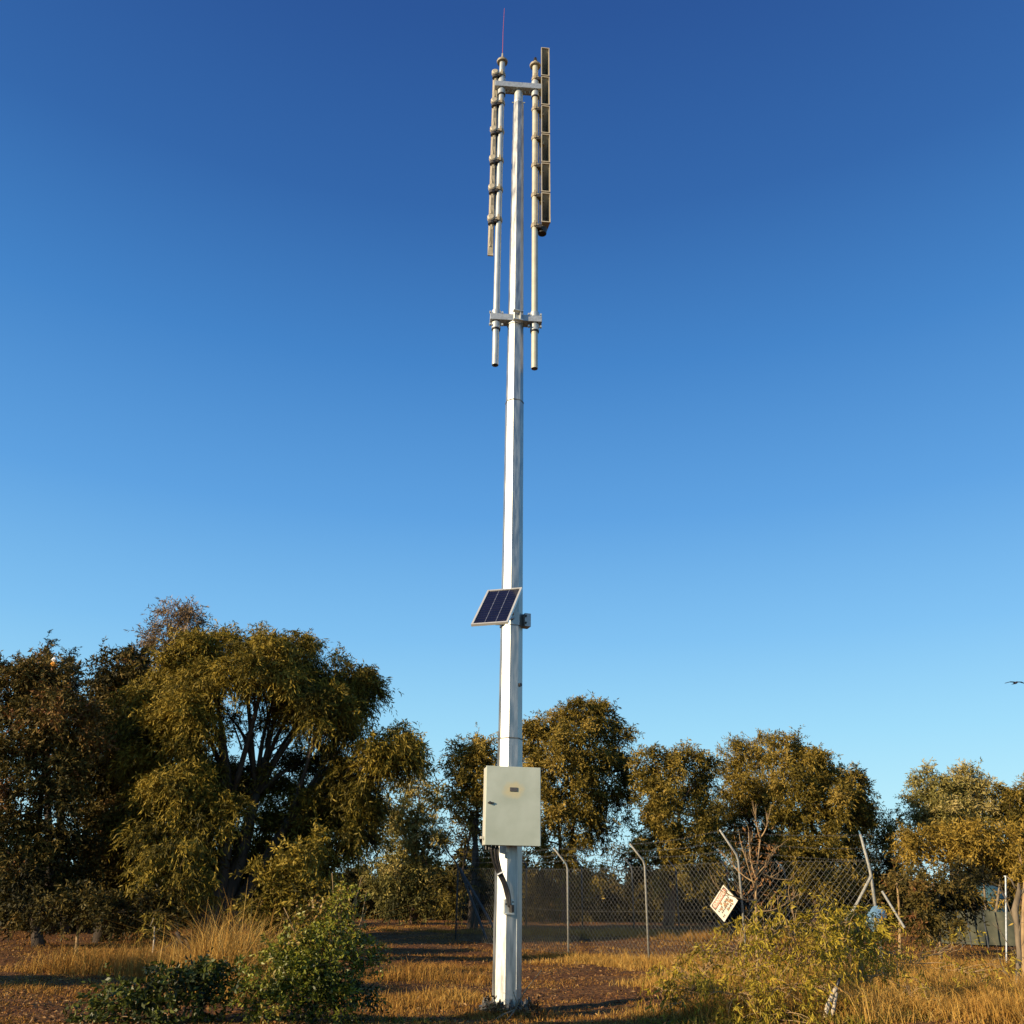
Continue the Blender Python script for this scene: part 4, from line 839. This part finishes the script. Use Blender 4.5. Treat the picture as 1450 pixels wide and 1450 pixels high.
# pale forked dead stump (foreground right)
s0 = P(1168, 1446, 11.0); sk = empty('dead_branch', s0, 'bleached forked dead branch leaning in the grass at bottom right', 'branch')
mb = MB()
mb.tube([P(1165, 1455, 11)-s0, P(1172, 1425, 11)-s0, P(1180, 1405, 11)-s0, P(1185, 1398, 11)-s0], [.022, .026, .024, .020], 8)
mb.tube([P(1172, 1458, 11)-s0, P(1180, 1430, 11)-s0, P(1184, 1405, 11)-s0], [.02, .022, .018], 8); mb.build('stem', M['deadwood'], sk, smooth=True)
mb = MB(); mb.tube([P(1183, 1404, 11)-s0, P(1187, 1392, 11)-s0, P(1189, 1384, 11)-s0], [.017, .02, .009], 8); mb.tube([P(1187, 1390, 11)-s0, P(1194, 1382, 11)-s0], [.009, .004], 6); mb.build('charred_tip', M['black'], sk, smooth=True)
# fallen stick at mast foot
s0 = P(726, 1432, 11.5); sk = empty('dead_twig', s0, 'long bare twig leaning up and right from the foot of the mast', 'branch')
mb = MB(); mb.tube([P(x, y, Y)-s0 for x, y, Y in ((690, 1452, 11.2), (712, 1437, 11.4), (729, 1430, 11.5), (742, 1405, 11.5), (768, 1372, 11.5))], [.012, .012, .011, .008, .004], 6)
mb.tube([P(x, y, Y)-s0 for x, y, Y in ((729, 1430, 11.5), (731, 1418, 11.5), (727, 1404, 11.5))], [.009, .006, .003], 6)
mb.tube([P(x, y, Y)-s0 for x, y, Y in ((729, 1430, 11.5), (722, 1440, 11.3), (712, 1450, 11.1))], [.009, .008, .006], 6); mb.build('twig', M['palebark'], sk, smooth=True)
# pale snag at right edge
s0 = GP(1440, 13.6); sn = empty('dead_snag', s0, 'pale peeling trunk with a broken white top at the right edge', 'tree')
mb = MB(); mb.tube([Vector((0, 0, -.1))]+[P(x, y, 13.6)-s0 for x, y in ((1441, 1400), (1443, 1350), (1440, 1310), (1437, 1290), (1443, 1262), (1442, 1250))], [.042, .036, .034, .038, .046, .032, .01], 9); tk_ = mb.build('trunk', M['palebark'], sn, smooth=True)
mb = MB(); mb.tube([P(x, y, 13.6)-s0 for x, y in ((1442, 1270), (1450, 1260), (1466, 1250))], [.022, .018, .01], 7); mb.tube([P(x, y, 13.6)-s0 for x, y in ((1438, 1258), (1432, 1246), (1424, 1240))], [.016, .012, .006], 7)
for k_ in range(5): twigs(mb, P(1441, 1400-k_*22, 13.6)-s0, (random.uniform(-1, 1), random.uniform(-.5, .5), .9), .35, .008, 2, .5, .1)
mb.build('branch', M['palebark'], sn, smooth=True)
bush('trailing bush of hanging golden leaves around the pale snag at the right edge', 1452, 14.5, [(1447, 1225, 0, 14, 22, .5, .6), (1462, 1260, 0, 18, 30, .5, .6), (1458, 1330, .2, 16, 40, .4, .5), (1465, 1400, .2, 24, 40, .4, .5)], LG, k=800, leafL=.09, leafW=.022, droop=.6, puff=.2)
# fallen branches under the acacia
mb = MB(); s0 = GP(230, 18)
for (x0, y0, x1, y1) in ((195, 1358, 245, 1335), (228, 1345, 240, 1368), (250, 1320, 262, 1350), (275, 1360, 262, 1330)):
    mb.tube([q-s0 for q in curve(P(x0, y0, 18), P(x1, y1, 18), 0, .08, 5)], [.03, .028, .025, .02, .015], 6)
o = mb.build('fallen_branches', M['bark'], None, smooth=True, loc=s0); tag(o, 'tangle of dark fallen branches in the orange grass under the acacia', 'branch')

# far bushland and off-frame scrub that shades the ground
cl = []
for k_ in range(70):
    x = -48+k_*1.4+random.uniform(-.6, .6); y = random.uniform(55, 66); hh = random.uniform(1.6, 2.6)
    cl.append((Vector((x, y, .4+hh*.55)), (1.5, 1.2, hh), random.uniform(.2, .5), 1))
po, ax, LL, WW, ti, _ = foliage(cl, 320, .34, .12, .4, .6, .5, .4)
tag(leafmesh('far_bushland', po, ax, LL, WW, ti, LD, None), kind='stuff')
cl = []
for k_ in range(60):
    x = -30+k_*1.05+random.uniform(-.5, .5); y = random.uniform(47, 50) if x > -9 else random.uniform(31, 35); hh = random.uniform(.8, 1.45)
    cl.append((Vector((x, y, .35+hh*.6)), (1.1, .9, hh), random.uniform(.15, .5), 1))
po, ax, LL, WW, ti, _ = foliage(cl, 900, .24, .07, .4, .45, .4, .4)
tag(leafmesh('undergrowth', po, ax, LL, WW, ti, LD, None), kind='stuff')
for i, (x, y, hh, w_, lb) in enumerate(((-7.8, 4.9, 4.2, .8, 'slim scrub tree outside the left edge, nearest the mast'), (-13.5, 10.4, 4.3, .9, 'second slim scrub tree outside the left edge, farthest from the camera'), (-18.5, 1.0, 4.8, 1.5, 'scrub tree well outside the left edge, level with the camera'))):
    b0 = Vector((x, y, G(x, y))); rt = empty('scrub_tree', b0, lb, 'tree', 'scrub outside the frame')
    cl = [(b0+Vector((random.uniform(-w_, w_)*.7, random.uniform(-w_, w_)*.6, hh*random.uniform(.3, .75))), (w_*.55, w_*.55, hh*.28), .4, 1) for _ in range(9)]
    po, ax, LL, WW, ti, _ = foliage(cl, 700, .2, .06, .4, .5, .4, .4); leafmesh('crown', po, ax, LL, WW, ti, LA, rt)
    mb = MB(); 
    for c in cl: mb.tube([q-b0 for q in curve(b0, c[0], .05, .06, 6)], taper(.09, .03, 6), 6)
    mb.build('trunk', M['bark'], rt, smooth=True)

# ------------------------------------------------------------------ light
AZ = 58.0; EL = 17.0      # sun behind-left of the camera
sd = Vector((-math.sin(rad(AZ))*math.cos(rad(EL)), -math.cos(rad(AZ))*math.cos(rad(EL)), math.sin(rad(EL))))
sun = bpy.data.lights.new('sun', 'SUN'); sun.energy = 5.0; sun.angle = rad(.5); sun.color = (1, .81, .55)
so = bpy.data.objects.new('sun', sun); COL.objects.link(so); so.rotation_euler = sd.to_track_quat('Z', 'Y').to_euler()
w = bpy.data.worlds.new('World'); S.world = w; w.use_nodes = True; wn = w.node_tree.nodes; wl = w.node_tree.links
sky = wn.new('ShaderNodeTexSky'); sky.sky_type = 'NISHITA'; sky.sun_disc = False; sky.sun_elevation = rad(EL); sky.sun_rotation = rad(180+AZ)
sky.air_density = 1.0; sky.dust_density = .0; sky.ozone_density = 2.0; sky.altitude = 0
# clear late-afternoon sky: the Sky Texture pulled towards the deep zenith blue / pale cyan horizon of this evening
wtc = wn.new('ShaderNodeTexCoord'); wsx = wn.new('ShaderNodeSeparateXYZ'); wl.new(wtc.outputs['Generated'], wsx.inputs[0])
wr = wn.new('ShaderNodeValToRGB'); e = wr.color_ramp.elements
stops = [(0, '#c4f0fc'), (.10, '#b8edfe'), (.17, '#a2e0fe'), (.27, '#82c6f8'), (.40, '#5fa6e8'), (.55, '#4287cf'), (.68, '#3068b0'), (.80, '#27559c'), (1, '#1b3f80')]
while len(e) < len(stops): e.new(.5)
for i, (p_, c_) in enumerate(stops): e[i].position = p_; e[i].color = lin(c_)
wl.new(wsx.outputs['Z'], wr.inputs[0])
vm_ = wn.new('ShaderNodeVectorMath'); vm_.operation = 'SCALE'; vm_.inputs['Scale'].default_value = 1/.12; wl.new(wr.outputs[0], vm_.inputs[0])
mxs = wn.new('ShaderNodeMix'); mxs.data_type = 'RGBA'; mxs.inputs[0].default_value = .88; wl.new(sky.outputs[0], mxs.inputs[6]); wl.new(vm_.outputs[0], mxs.inputs[7])
bgn = wn['Background']; wl.new(mxs.outputs[2], bgn.inputs[0]); bgn.inputs[1].default_value = .12/2**.6
S.view_settings.view_transform = 'Standard'; S.view_settings.look = 'None'; S.view_settings.exposure = .6; S.view_settings.gamma = 1
S.render.resolution_x = S.render.resolution_y = 1024
